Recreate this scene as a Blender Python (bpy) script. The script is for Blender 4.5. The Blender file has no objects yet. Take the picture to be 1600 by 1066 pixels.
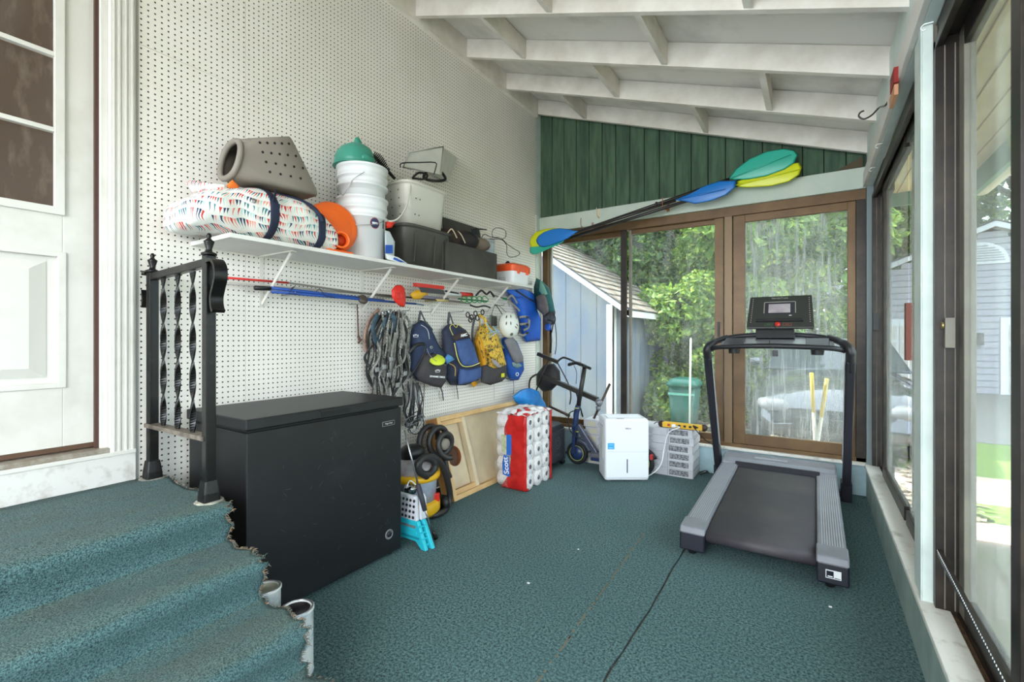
import bpy, bmesh, math, random
from mathutils import Vector, Matrix, noise as mnoise
random.seed(7)
R=math.radians; PI=math.pi; SC=bpy.context.scene; COL=SC.collection

# ------------------------------------------------------------------ camera
FL,YAW,CY,CAMX,CAMH=726.14,R(33.08),524.86,2.443,1.18
cd=bpy.data.cameras.new('camera'); cam=bpy.data.objects.new('camera',cd); COL.objects.link(cam)
cam.location=(CAMX,0,CAMH); cam.rotation_euler=(PI/2,0,YAW)
cd.sensor_width=36; cd.lens=FL/1600*36; cd.shift_y=(CY-533)/1600; cd.clip_start=.02; cd.clip_end=200
SC.camera=cam
# ------------------------------------------------------------------ light
SC.view_settings.view_transform='Standard'; SC.view_settings.look='None'; SC.view_settings.gamma=1
SC.view_settings.use_curve_mapping=False; SC.view_settings.exposure=0.72
w=bpy.data.worlds.new('sky'); SC.world=w; w.use_nodes=True
w.node_tree.nodes['Background'].inputs[0].default_value=(.80,.90,1.0,1); w.node_tree.nodes['Background'].inputs[1].default_value=4.2
sd=bpy.data.lights.new('sun','SUN'); so=bpy.data.objects.new('sun',sd); COL.objects.link(so)
sd.energy=9; sd.angle=R(1.5); sd.color=(1,.94,.82)
so.rotation_euler=Vector((.8,-.08,-.95)).to_track_quat('-Z','Y').to_euler()
def area(name,loc,to,sx,sy,e,col=(1,1,1)):
    d=bpy.data.lights.new(name,'AREA'); o=bpy.data.objects.new(name,d); COL.objects.link(o)
    d.shape='RECTANGLE'; d.size=sx; d.size_y=sy; d.energy=e; d.color=col; o.location=loc
    o.rotation_euler=(Vector(to)-Vector(loc)).to_track_quat('-Z','Y').to_euler(); return o
area('fill_light',(2.3,-2.1,2.0),(1.3,3.8,1.3),1.6,1.6,50,(1,.965,.92))  # unseen fill light added behind the camera to brighten the room

# ------------------------------------------------------------------ helpers
def ray(px,py):
    u=(px-800)/FL; v=(CY-py)/FL; s,c=math.sin(YAW),math.cos(YAW)
    return Vector((u*c-s,u*s+c,v))
def at(px,py,ax,val):            # the point where a measured line of sight meets a real plane of the room
    r=ray(px,py); o=Vector((CAMX,0,CAMH)); i='xyz'.index(ax)
    return o+r*((val-o[i])/r[i])
def zat(px,py,x,y):              # height of a point standing over (x, y)
    s,c=math.sin(YAW),math.cos(YAW); zc=-(x-CAMX)*s+y*c
    return CAMH+(CY-py)/FL*zc
MW={}
def link(o,parent):
    COL.objects.link(o)
    if parent is not None: o.parent=parent
def thing(name,label,cat,loc=(0,0,0),rz=0,group=None):
    o=bpy.data.objects.new(name,None); COL.objects.link(o); o.location=loc; o.rotation_euler=(0,0,rz)
    o.empty_display_size=.05
    MW[o.name]=Matrix.Translation(Vector(loc))@Matrix.Rotation(rz,4,'Z')
    o['label']=label; o['category']=cat
    if group: o['group']=group
    return o
def tag(o,label=None,cat=None,group=None,kind=None):
    for k,v in (('label',label),('category',cat),('group',group),('kind',kind)):
        if v: o[k]=v
    return o
def V3(p): return Vector(p)
class MB:
    def __init__(s): s.v=[]; s.f=[]; s.sm=[]
    def add(s,vs,fs,smooth=False):
        b=len(s.v); s.v+= [Vector(p) for p in vs]
        for f in fs: s.f.append([b+i for i in f]); s.sm.append(smooth)
        return s
    def box(s,x0,x1,y0,y1,z0,z1):
        vs=[(x,y,z) for z in (z0,z1) for y in (y0,y1) for x in (x0,x1)]
        return s.add(vs,[(0,2,3,1),(4,5,7,6),(0,1,5,4),(2,6,7,3),(0,4,6,2),(1,3,7,5)])
    def obox(s,o,a,b,c):      # oriented box from corner o and three edge vectors
        o,a,b,c=map(V3,(o,a,b,c))
        if a.cross(b).dot(c)<0: a,b=b,a
        vs=[o,o+a,o+a+b,o+b,o+c,o+a+c,o+a+b+c,o+b+c]
        return s.add(vs,[(0,3,2,1),(4,5,6,7),(0,1,5,4),(1,2,6,5),(2,3,7,6),(3,0,4,7)])
    def bar(s,p,q,w,h=None,up=(0,0,1)):
        p,q=V3(p),V3(q); d=(q-p).normalized(); u=V3(up)
        if abs(d.dot(u))>.97: u=Vector((1,0,0))
        a=d.cross(u).normalized(); b=a.cross(d).normalized(); h=h or w
        return s.obox(p-a*w/2-b*h/2,a*w,b*h,q-p)
    def prism(s,pts,ext,smooth=False):   # polygon (3-D points) extruded by vector
        pts=[V3(p) for p in pts]; e=V3(ext); n=len(pts)
        nrm=Vector((0,0,0))
        for i in range(n): nrm+=pts[i].cross(pts[(i+1)%n])
        if nrm.dot(e)>0: pts=pts[::-1]
        vs=pts+[p+e for p in pts]
        fs=[tuple(range(n)),tuple(range(2*n-1,n-1,-1))]+[(i,i+n,(i+1)%n+n,(i+1)%n) for i in range(n)]
        return s.add(vs,fs,smooth)
    def tube(s,path,r,n=8,closed=False,flat=1.0,caps=True,up=None):
        path=[V3(p) for p in path]; m=len(path)
        rr=r if isinstance(r,(list,tuple)) else [r]*m
        rings=[]; prev=None
        for i in range(m):
            if closed: t=path[(i+1)%m]-path[i-1]
            else: t=path[min(i+1,m-1)]-path[max(i-1,0)]
            t=t.normalized() if t.length>1e-9 else Vector((0,0,1))
            if prev is None:
                u=V3(up) if up else Vector((0,0,1))
                if abs(t.dot(u))>.95: u=Vector((1,0,0))
                a=(u-t*u.dot(t)).normalized()
            else:
                a=prev-t*prev.dot(t); a=a.normalized() if a.length>1e-6 else prev
            prev=a; b=t.cross(a)
            rings.append([path[i]+(a*math.cos(2*PI*k/n)+b*math.sin(2*PI*k/n)*flat)*rr[i] for k in range(n)])
        vs=[p for g in rings for p in g]; fs=[]
        for i in range(m if closed else m-1):
            j=(i+1)%m
            for k in range(n): fs.append((i*n+k,i*n+(k+1)%n,j*n+(k+1)%n,j*n+k))
        if caps and not closed: fs+= [tuple(range(n-1,-1,-1)),tuple((m-1)*n+k for k in range(n))]
        return s.add(vs,fs,True)
    def lathe(s,prof,c=(0,0,0),axis=(0,0,1),n=24,smooth=True):   # prof: (radius, height)
        c=V3(c); ax=V3(axis).normalized(); u=Vector((0,0,1)) if abs(ax.z)<.9 else Vector((1,0,0))
        a=ax.cross(u).normalized(); b=ax.cross(a)
        vs=[];m=len(prof)
        for r,h in prof:
            for k in range(n):
                t=2*PI*k/n; vs.append(c+ax*h+(a*math.cos(t)+b*math.sin(t))*max(r,1e-5))
        fs=[(i*n+k,(i+1)*n+k,(i+1)*n+(k+1)%n,i*n+(k+1)%n) for i in range(m-1) for k in range(n)]
        return s.add(vs,fs,smooth)
    def loft(s,secs,smooth=True,caps=True,closed=True):
        n=len(secs[0]); vs=[p for g in secs for p in g]; fs=[]
        for i in range(len(secs)-1):
            for k in range(n if closed else n-1): fs.append((i*n+k,i*n+(k+1)%n,(i+1)*n+(k+1)%n,(i+1)*n+k))
        if caps: fs+=[tuple(range(n-1,-1,-1)),tuple((len(secs)-1)*n+k for k in range(n))]
        return s.add(vs,fs,smooth)
    def pillow(s,outline,N,h,back=0.0,rings=6,p=2.2):   # inflated flat outline: dome of height h on one side, `back` on the other
        o=[V3(q) for q in outline]; N=V3(N).normalized(); n=len(o); c=sum(o,Vector())/n
        vs=[];fs=[]
        for side,hh in ((1,h),(-1,back)):
            b=len(vs)
            for i in range(rings):
                t=i/rings; sc=1-t**1.3; hz=hh*(1-(1-t)**p)
                for q in o: vs.append(c+(q-c)*sc+N*side*hz)
            vs.append(c+N*side*hh)
            nrm=Vector()
            for i in range(n): nrm+=(o[i]-c).cross(o[(i+1)%n]-c)
            fl=(nrm.dot(N)*side>0)
            for i in range(rings-1):
                for k in range(n):
                    f=(b+i*n+k,b+i*n+(k+1)%n,b+(i+1)*n+(k+1)%n,b+(i+1)*n+k); fs.append(f if fl else f[::-1])
            for k in range(n):
                f=(b+(rings-1)*n+k,b+(rings-1)*n+(k+1)%n,b+rings*n); fs.append(f if fl else f[::-1])
        return s.add(vs,fs,True)
    def wobble(s,amp,freq=8,seed=0):
        for i,p in enumerate(s.v):
            q=p*freq+Vector((seed,seed*2.1,seed*.7)); s.v[i]=p+mnoise.noise_vector(q)*amp
        return s
    def build(s,name,m,parent=None,world=True,bevel=0,weld=False,subdiv=0,mats=None):
        me=bpy.data.meshes.new(name); vs=s.v
        o=bpy.data.objects.new(name,me); link(o,parent)
        if parent is not None:
            M=MW.get(parent.name)
            if M is None: M=Matrix()
            MW[o.name]=M
            if world: Mi=M.inverted(); vs=[Mi@p for p in vs]
        me.from_pydata([tuple(p) for p in vs],[],s.f)
        me.polygons.foreach_set('use_smooth',s.sm); me.materials.append(m)
        if weld or (any(s.sm)):
            b=bmesh.new(); b.from_mesh(me)
            bmesh.ops.remove_doubles(b,verts=b.verts,dist=1e-5)
            b.to_mesh(me); b.free()
        if bevel:
            d=o.modifiers.new('bevel','BEVEL'); d.width=bevel; d.segments=2; d.limit_method='ANGLE'; d.angle_limit=R(40)
        if subdiv:
            d=o.modifiers.new('subdivision','SUBSURF'); d.levels=d.render_levels=subdiv
        me.update(); return o
def rrect(c,U,V,a,b,e=4,n=24):   # superellipse ring
    c,U,V=V3(c),V3(U),V3(V); out=[]
    for k in range(n):
        t=2*PI*k/n; ct,st=math.cos(t),math.sin(t)
        out.append(c+U*a*math.copysign(abs(ct)**(2/e),ct)+V*b*math.copysign(abs(st)**(2/e),st))
    return out
X,Y,Z=Vector((1,0,0)),Vector((0,1,0)),Vector((0,0,1))
def spline(pts,k=6,closed=False):
    P=[V3(p) for p in pts]; n=len(P); out=[]
    rng=n if closed else n-1
    for i in range(rng):
        p0=P[(i-1)%n] if closed or i>0 else P[0]; p1=P[i]; p2=P[(i+1)%n]; p3=P[(i+2)%n] if closed or i+2<n else P[-1]
        for j in range(k):
            t=j/k; out.append(.5*((2*p1)+(p2-p0)*t+(2*p0-5*p1+4*p2-p3)*t*t+(3*p1-p0-3*p2+p3)*t**3))
    if not closed: out.append(P[-1])
    return out
def text(name,s,size,o,U,V,m,parent,depth=.001,align='CENTER',bold=0):
    c=bpy.data.curves.new(name,'FONT'); c.body=s; c.size=size; c.extrude=depth; c.align_x=align; c.align_y='CENTER'; c.offset=bold
    t=bpy.data.objects.new('tmp',c); COL.objects.link(t)
    dg=bpy.context.evaluated_depsgraph_get(); me=bpy.data.meshes.new_from_object(t.evaluated_get(dg)); bpy.data.objects.remove(t)
    U,V=V3(U).normalized(),V3(V).normalized(); N=U.cross(V)
    M=Matrix((U,V,N)).transposed().to_4x4(); M.translation=V3(o)
    W=MW.get(parent.name,Matrix()) if parent else Matrix()
    me.transform(W.inverted()@M); me.materials.clear(); me.materials.append(m)
    ob=bpy.data.objects.new(name,me); link(ob,parent); MW[ob.name]=W; return ob

# ------------------------------------------------------------------ materials
def srgb(r,g,b):
    f=lambda c:(c/255/12.92) if c/255<=.04045 else ((c/255+.055)/1.055)**2.4
    return (f(r),f(g),f(b))
MC={}
def nodes(name):
    m=bpy.data.materials.new(name); m.use_nodes=True; nt=m.node_tree; b=nt.nodes['Principled BSDF']
    return m,nt,b
def mixc(nt,fac,a,b_):
    n=nt.nodes.new('ShaderNodeMix'); n.data_type='RGBA'
    for k,v in ((0,fac),(6,a),(7,b_)):
        if hasattr(v,'is_linked') or hasattr(v,'links'): nt.links.new(v,n.inputs[k])
        elif isinstance(v,(int,float)): n.inputs[k].default_value=v
        else: n.inputs[k].default_value=(*v,1)
    return n.outputs[2]
def coord(nt,scale=(1,1,1)):
    t=nt.nodes.new('ShaderNodeTexCoord'); mp=nt.nodes.new('ShaderNodeMapping'); mp.inputs['Scale'].default_value=scale
    nt.links.new(t.outputs['Object'],mp.inputs[0]); return mp.outputs[0]
def noise(nt,vec,scale,detail=4,rough=.6):
    n=nt.nodes.new('ShaderNodeTexNoise'); n.inputs['Scale'].default_value=scale; n.inputs['Detail'].default_value=detail; n.inputs['Roughness'].default_value=rough
    nt.links.new(vec,n.inputs['Vector']); return n.outputs['Fac']
def ramp(nt,fac,p0,p1,c0=(0,0,0),c1=(1,1,1)):
    n=nt.nodes.new('ShaderNodeValToRGB'); n.color_ramp.elements[0].position=p0; n.color_ramp.elements[1].position=p1
    n.color_ramp.elements[0].color=(*c0,1); n.color_ramp.elements[1].color=(*c1,1); nt.links.new(fac,n.inputs[0]); return n.outputs[0]
def math_(nt,op,a,b=None,c=None):
    n=nt.nodes.new('ShaderNodeMath'); n.operation=op
    for i,v in enumerate((a,b,c)):
        if v is None: continue
        if isinstance(v,(int,float)): n.inputs[i].default_value=v
        else: nt.links.new(v,n.inputs[i])
    return n.outputs[0]
def bump(nt,b,h,strength=.3,dist=.002):
    n=nt.nodes.new('ShaderNodeBump'); n.inputs['Strength'].default_value=strength; n.inputs['Distance'].default_value=dist
    nt.links.new(h,n.inputs['Height']); nt.links.new(n.outputs[0],b.inputs['Normal'])
def mat(name,c,rough=.6,metal=0,c2=None,sc=8,stretch=(1,1,1),lo=.35,hi=.65,bmp=0,bsc=60,spec=None,trans=0,coat=0,emit=0):
    if name in MC: return MC[name]
    m,nt,b=nodes(name); col=srgb(*c)
    b.inputs['Base Color'].default_value=(*col,1); b.inputs['Roughness'].default_value=rough; b.inputs['Metallic'].default_value=metal
    if spec is not None: b.inputs['Specular IOR Level'].default_value=spec
    if trans: b.inputs['Transmission Weight'].default_value=trans
    if coat: b.inputs['Coat Weight'].default_value=coat
    v=coord(nt,stretch)
    if c2: nt.links.new(mixc(nt,ramp(nt,noise(nt,v,sc),lo,hi),col,srgb(*c2)),b.inputs['Base Color'])
    if bmp: bump(nt,b,noise(nt,v,bsc,3),bmp)
    if emit: b.inputs['Emission Color'].default_value=(*col,1); b.inputs['Emission Strength'].default_value=emit
    MC[name]=m; return m
def glass(name,tint,haze,streak,hz=(200,205,205),refl=.05,hscale=(6,6,1.2)):
    m=bpy.data.materials.new(name); m.use_nodes=True; nt=m.node_tree; nt.nodes.clear()
    out=nt.nodes.new('ShaderNodeOutputMaterial'); tr=nt.nodes.new('ShaderNodeBsdfTransparent'); tr.inputs[0].default_value=(*tint,1)
    df=nt.nodes.new('ShaderNodeBsdfDiffuse'); df.inputs[0].default_value=(*srgb(*hz),1)
    tl=nt.nodes.new('ShaderNodeBsdfTranslucent'); tl.inputs[0].default_value=(*srgb(*hz),1)
    a=nt.nodes.new('ShaderNodeAddShader'); mx=nt.nodes.new('ShaderNodeMixShader'); mx.inputs[0].default_value=.5
    nt.links.new(df.outputs[0],mx.inputs[1]); nt.links.new(tl.outputs[0],mx.inputs[2])
    v=coord(nt,hscale); n1=noise(nt,v,2.2,8,.75); n2=noise(nt,coord(nt,(1,1,1)),1.1,3)
    k=ramp(nt,n1,.45,.75); f=math_(nt,'MULTIPLY',k,streak); f=math_(nt,'ADD',f,haze); f=math_(nt,'MULTIPLY',f,math_(nt,'ADD',n2,.5))
    m2=nt.nodes.new('ShaderNodeMixShader'); nt.links.new(f,m2.inputs[0]); nt.links.new(tr.outputs[0],m2.inputs[1]); nt.links.new(mx.outputs[0],m2.inputs[2])
    g=nt.nodes.new('ShaderNodeBsdfGlossy'); g.inputs['Roughness'].default_value=.06; lw=nt.nodes.new('ShaderNodeLayerWeight'); lw.inputs[0].default_value=.25
    fr=math_(nt,'MULTIPLY',lw.outputs['Fresnel'],.22)
    m3=nt.nodes.new('ShaderNodeMixShader'); nt.links.new(fr,m3.inputs[0]); nt.links.new(m2.outputs[0],m3.inputs[1]); nt.links.new(g.outputs[0],m3.inputs[2])
    nt.links.new(m3.outputs[0],out.inputs[0]); return m
WHITE=mat('white_paint',(226,222,214),.55,c2=(214,209,199),sc=3,bmp=.1,bsc=40)
CEIL=mat('ceiling_white_paint',(232,226,216),.6,c2=(212,204,192),sc=5,bmp=.15,bsc=30)
DECK=mat('roof_deck_paint',(232,227,219),.7,c2=(176,172,165),sc=2.2,lo=.5,hi=.85,bmp=.1,bsc=20)
DOORW=mat('door_paint',(212,209,202),.5,c2=(196,192,182),sc=4,lo=.5,hi=.8,bmp=.08,bsc=15)
MINT=mat('mint_paint',(196,206,192),.5,c2=(184,196,184),sc=4,bmp=.1)
MINTW=mat('pale_mint_paint',(214,224,216),.45,c2=(196,208,202),sc=5,bmp=.1)
KNEE=mat('grey_green_knee_paint',(150,166,158),.6,c2=(126,144,138),sc=6,bmp=.15)
KNEEB=mat('pale_blue_knee_paint',(168,196,204),.55,c2=(150,178,184),sc=6)
SILL=mat('worn_white_sill_paint',(222,220,212),.5,c2=(176,170,158),sc=14,lo=.55,hi=.75,bmp=.15)
BRONZE=mat('bronze_frame',(110,84,52),.4,.3,c2=(90,66,40),sc=5)
DBRONZE=mat('dark_bronze_frame',(36,29,25),.4,.3,c2=(58,48,40),sc=9,lo=.45,hi=.7)
GREYF=mat('grey_sash_frame',(128,124,112),.5,.2,c2=(112,108,98),sc=6)
GREEN=mat('green_board_stain',(54,78,60),.8,c2=(80,104,80),sc=3.5,stretch=(6,6,.7),bmp=.3,bsc=30)
BLK=mat('black_plastic',(24,24,26),.45,bmp=.1,bsc=200)
BLKG=mat('black_gloss_iron',(13,12,12),.3,c2=(42,38,32),sc=14,lo=.55,hi=.75,bmp=.3,bsc=90,spec=.35)
DKG=mat('dark_grey_fabric',(52,52,56),.85,c2=(38,38,42),sc=20,bmp=.4,bsc=300)
GRY=mat('mid_grey_plastic',(120,120,124),.5)
STEEL=mat('steel',(170,170,172),.3,.9)
WPL=mat('white_plastic',(232,234,236),.35)
def carpet(name,wear):
    m,nt,b=nodes(name); v=coord(nt); n1=math_(nt,'ADD',math_(nt,'MULTIPLY',noise(nt,v,230 if wear else 100,2,.6),.5),math_(nt,'MULTIPLY',noise(nt,v,420 if wear else 190,3,.8),.5)); n2=noise(nt,v,2.2,4,.6)
    base=mixc(nt,ramp(nt,n1,.40,.60),srgb(22,44,50),srgb(106,138,138))
    base=mixc(nt,math_(nt,'MULTIPLY',ramp(nt,n2,.35,.75),.4),base,srgb(62,92,94))
    if wear:
        sx=nt.nodes.new('ShaderNodeSeparateXYZ'); nt.links.new(v,sx.inputs[0])
        ge=nt.nodes.new('ShaderNodeNewGeometry'); sn=nt.nodes.new('ShaderNodeSeparateXYZ'); nt.links.new(ge.outputs['True Normal'],sn.inputs[0])
        top=math_(nt,'MULTIPLY',ramp(nt,sn.outputs[2],.6,.95),ramp(nt,noise(nt,coord(nt,(3,1,1)),3,4,.7),.3,.7))
        base=mixc(nt,math_(nt,'MULTIPLY',top,.6),base,mixc(nt,ramp(nt,n1,.4,.6),srgb(44,56,50),srgb(110,116,98)))
    nt.links.new(base,b.inputs['Base Color']); b.inputs['Roughness'].default_value=.95; b.inputs['Specular IOR Level'].default_value=.1
    b.inputs['Sheen Weight'].default_value=.06
    bump(nt,b,n1,.8,.006); return m
CARPET=carpet('floor_carpet',False); STAIRC=carpet('stair_carpet',True)
def pegmat():
    m,nt,b=nodes('pegboard'); t=nt.nodes.new('ShaderNodeTexCoord'); sx=nt.nodes.new('ShaderNodeSeparateXYZ'); nt.links.new(t.outputs['Object'],sx.inputs[0])
    def cell(o,off):
        a=math_(nt,'DIVIDE',math_(nt,'SUBTRACT',o,off-.0127),.0254); a=math_(nt,'FRACT',a); return math_(nt,'POWER',math_(nt,'SUBTRACT',a,.5),2)
    d=math_(nt,'SQRT',math_(nt,'ADD',cell(sx.outputs[1],.8096),cell(sx.outputs[2],2.603-.0254*110)))
    hole=ramp(nt,d,.125,.165,(1,1,1),(0,0,0))
    base=mixc(nt,ramp(nt,noise(nt,coord(nt),2),.4,.7),srgb(238,233,226),srgb(230,225,216))
    nt.links.new(mixc(nt,hole,base,srgb(30,26,24)),b.inputs['Base Color']); b.inputs['Roughness'].default_value=.5
    inv=math_(nt,'SUBTRACT',1,hole); bump(nt,b,inv,.6,.003); return m
PEG=pegmat()
# ================================================================== structure
def struct(name,mb,m,parent=None,**k):
    o=mb.build(name,m,parent,**k)
    if parent is None: o['kind']='structure'
    return o
YN,YF,XR=-2.2,4.283,2.76
# floor with two carpet seams (separate carpet runs)
fl=struct('floor',MB().box(-.05,2.9,YN,YF+.12,-.06,-.012),mat('concrete_slab',(110,100,88),.9))
def seamline(pts): return pts
# carpet pieces, cut along two slightly wavering seams
def xs1(y): return 1.843+.004*math.sin(y*7)+.002*math.sin(y*23)
mb=MB()
def strip(mb,fa,fb,n=60):
    ys=[YN+(YF-YN)*i/n for i in range(n+1)]
    top=[];
    for y in ys: top+= [(fa(y),y,0),(fb(y),y,0)]
    bot=[(p[0],p[1],-.012) for p in top]; b=len(top)
    fs=[(2*i,2*i+1,2*i+3,2*i+2) for i in range(n)]+[(2*i+1,2*i+1+b,2*i+3+b,2*i+3) for i in range(n)]+[(2*i+2,2*i+2+b,2*i+b,2*i) for i in range(n)]
    mb.add(top+bot,fs)
def gapw(y): return .003+.0025*abs(math.sin(y*11))
for k,(fa,fb) in enumerate(((lambda y:0.0,lambda y:xs1(y)-gapw(y)),(lambda y:xs1(y)+gapw(y),lambda y:2.76))):
    mb=MB(); strip(mb,fa,fb); mb.build('carpet_sheet',CARPET,fl)
# raised ridge + worn line in the left sheet
mb=MB()
for i in range(34):
    y=1.35+i*.042+random.uniform(-.01,.01); x=1.655-.045*(y-1.3)+random.uniform(-.003,.003); l=random.uniform(.01,.05)
    mb.box(x-.003,x+.003,y,y+l,0,.0025)
mb.build('worn_seam',mat('jute_backing',(112,104,86),.95),fl)['kind']='stuff'
mb=MB()
for x,y,r in ((1.3,1.9,.006),(1.35,2.35,.004),(2.5,2.45,.006),(1.62,1.22,.007),(2.66,1.9,.005),(2.2,1.3,.005)):
    mb.box(x-r,x+r,y-r,y+r*.6,0,.003)
mb.build('lint_fleck',WPL,fl)['kind']='stuff'
# walls
wl=struct('wall_left',MB().box(-.2,-.02,.79,YF,0,3.9).box(-.2,-.02,YN,-.35,0,3.9).box(-.2,-.02,-.35,.79,2.72,3.9).box(-.2,-.02,-.35,.79,0,.56),WHITE)
MB().box(-.2,0.0,4.2,YF+.14,2.42,3.9).build('corner_filler',MINTW,wl)
for y0,y1 in ((.79,1.248),(1.2495,2.467),(2.4685,3.686),(3.6875,4.2)):
    for z0,z1 in ((.03,2.44),(2.4415,3.46)):
        MB().box(-.02,0,y0,y1,z0,z1).build('pegboard_panel',PEG,wl)
MB().box(-.02,.012,4.2,YF+.03,0,2.44).build('corner_board',MINTW,wl)
MB().box(0,.03,YN,4.2,3.46,3.70).build('ledger_board',CEIL,wl)
MB().box(0,.002,.786,.80,0.5,3.46).build('corner_bead',mat('grey_bead',(176,172,166),.6),wl)
# house mass above the porch (other side of the wall)
struct('wall_upper',MB().box(-4,-.2,-4,YF-.3,3.9,6.4),mat('house_siding',(150,160,160),.7))
struct('floor_2',MB().box(-3,-.2,-2,2,.62,.68),mat('brown_floor',(90,66,46),.5))
struct('wall_inner',MB().box(-3.1,-3,-2,2,.6,3.9),mat('beige_wall',(150,130,106),.8))
# far wall
wf=struct('wall_far',MB().box(0,2.85,YF+.0,YF+.1,0,.225),KNEEB)
MB().box(0,2.76,YF-.03,YF+.12,.225,.2457).build('sill',SILL,wf,bevel=.003)
MB().box(-.01,2.76,YF-.02,YF+.1,2.265,2.42).build('header_board',MINT,wf,bevel=.003)
def rz(x): return 3.5-.3623*x    # underside of the rafters
x=0.0
while x<2.8:
    x1=min(x+.139,2.82); 
    MB().prism([(x+.003,YF+.02,2.40),(x1-.003,YF+.02,2.40),(x1-.003,YF+.02,max(rz(x1)+.1,2.41)),(x+.003,YF+.02,max(rz(x)+.1,2.42))],(0,.02,0)).build('board',GREEN,wf,bevel=.003)
    x=x1
MB().prism([(0,YF+.04,2.4),(2.82,YF+.04,2.4),(2.82,YF+.04,rz(2.82)+.14),(0,YF+.04,rz(0)+.14)],(0,.03,0)).build('board_backing',mat('dark_gap',(14,20,16),.9),wf)
MB().prism([(2.58,YF-.012,2.425),(2.74,YF-.012,2.425),(2.74,YF-.012,2.5)],(0,.03,0)).build('wedge_board',mat('brown_wood_wedge',(84,72,52),.8),wf)
# right wall
wr=struct('wall_right',MB().box(XR,XR+.1,YN,YF,0,.225),KNEE)
MB().box(XR-.012,XR+.07,YN,YF-.03,.225,.2457).build('sill',SILL,wr,bevel=.003)
MB().box(XR+.07,XR+.13,YN,YF,.20,.235).build('window_track',mat('dirty_track',(112,84,60),.8,c2=(60,44,32),sc=40,bmp=.5),wr)
for k in range(2): MB().box(XR+.085+.02*k,XR+.09+.02*k,YN,YF,.235,.25).build('track_rail',DBRONZE,wr)
MB().box(XR,XR+.04,YN,YF,2.27,2.62).build('header_board',MINTW,wr,bevel=.003)
MB().box(XR-.02,XR,YN,YF-.02,2.27,2.37).build('header_trim',WHITE,wr,bevel=.002)
MB().box(XR,XR+.03,2.16,2.31,.2457,2.27).build('post',MINTW,wr,bevel=.003)
MB().box(XR-.004,XR+.0,2.16,2.20,.2457,2.27).build('post_trim',MINTW,wr,bevel=.001)
MB().box(XR+.03,XR+.13,2.18,2.29,.2,2.27).build('post_core',GREYF,wr)
MB().box(XR,XR+.1,YF-.04,YF+.1,.2,2.5).build('corner_post',mat('grey_blue_trim',(120,134,136),.5),wr)
MB().box(XR+.05,XR+.15,-.3,-.2,.2,2.27).build('post',MINTW,wr)
# ceiling
ce=thing('ceiling','x','x'); del ce['label']; del ce['category']; ce['kind']='structure'
def deck(z,t,y0,y1,m,name):
    return MB().prism([(-.02,y0,3.5+z+.007),(3.9,y0,3.5-.3623*3.9+z),(3.9,y0,3.5-.3623*3.9+z+t),(-.02,y0,3.5+z+t+.007)],(0,y1-y0,0)).build(name,m,ce)
ys=[YN]+[v for v in (-1.2,0.0,1.22,2.44,3.66)]+[4.75]
for a,b in zip(ys[:-1],ys[1:]): deck(.155,.02,a+.002,b-.002,DECK,'roof_panel')
deck(.176,.03,YN,4.8,mat('roof_shingle',(90,86,80),.9),'roof_cover')
raf=[4.2,3.61,3.02,2.43,1.84,1.25,.66,.07,-.52,-1.11,-1.7]
for y in raf:
    a=(.03,y,rz(.03)); b=(3.55,y,rz(3.55)); h=.152
    if y<4.1: b=(2.80,y,rz(2.80))
    else: b=(2.79,y,rz(2.79))
    MB().prism([a,b,(b[0],y,b[2]+h),(a[0],y,a[2]+h)],(0,.038,0)).build('rafter',CEIL,ce,bevel=.002)
blk=[(.579,4.2,3.61),(1.69,4.2,3.61),(1.125,3.61,3.02),(2.203,3.61,3.02),(.604,3.02,2.43),(1.658,3.02,2.43),(1.144,2.43,1.84),(2.2,2.43,1.84),(.6,1.84,1.25),(1.65,1.84,1.25)]
for x,yf,yn in blk:
    MB().prism([(x-.038,yn+.038,rz(x-.038)+.004),(x,yn+.038,rz(x)+.004),(x,yn+.038,rz(x)+.150),(x-.038,yn+.038,rz(x-.038)+.150)],(0,yf-yn-.038,0)).build('blocking',CEIL,ce,bevel=.001)
# eave outside the right wall
ev=thing('trim_1','x','x'); del ev['label']; del ev['category']; ev['kind']='structure'
MB().box(2.84,3.36,YN,4.7,2.30,2.315).build('soffit_sheet',mat('soffit_cream',(226,214,184),.7,c2=(212,198,166),sc=3),ev)
for k in range(5): MB().box(2.88+k*.1,2.884+k*.1,YN,4.7,2.294,2.30).build('soffit_groove',mat('groove_tan',(176,150,118),.8),ev)
MB().box(3.36,3.39,YN,4.7,2.16,2.36).build('fascia',mat('teal_fascia',(110,150,134),.6),ev)
MB().box(2.84,3.39,4.7,4.73,2.2,2.42).build('fascia_end',mat('teal_fascia',(110,150,134),.6),ev)
MB().tube([(3.46,YN,2.26),(3.46,4.7,2.26)],.06,10).build('gutter',mat('gutter_cream',(226,220,200),.5),ev)

# far window: sashes
GL=glass('streaked_glass',(.93,.95,.93),.14,.55,hscale=(16,6,1.1))
GLC=glass('clearer_glass',(.94,.96,.94),.04,.16)
GLR=glass('side_glass',(.92,.95,.94),.10,.15,hz=(210,212,206))
w1=thing('window_1','x','x',(1.4,YF+.06,.24)); del w1['label']; del w1['category']; w1['kind']='structure'
def fr(name,x0,x1,z0,z1,y0,y1,m=BRONZE): return MB().box(x0,x1,y0,y1,z0,z1).build(name,m,w1,bevel=.002)
yb=YF+.03
fr('frame_rail',.012,2.76,2.19,2.265,yb-.02,yb+.07); fr('frame_jamb',.03,.095,.2457,2.19,yb-.02,yb+.07)
fr('frame_jamb',2.70,2.76,.2457,2.19,yb-.02,yb+.07,DBRONZE); fr('frame_rail',.03,2.76,.2457,.275,yb-.02,yb+.07)
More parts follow.
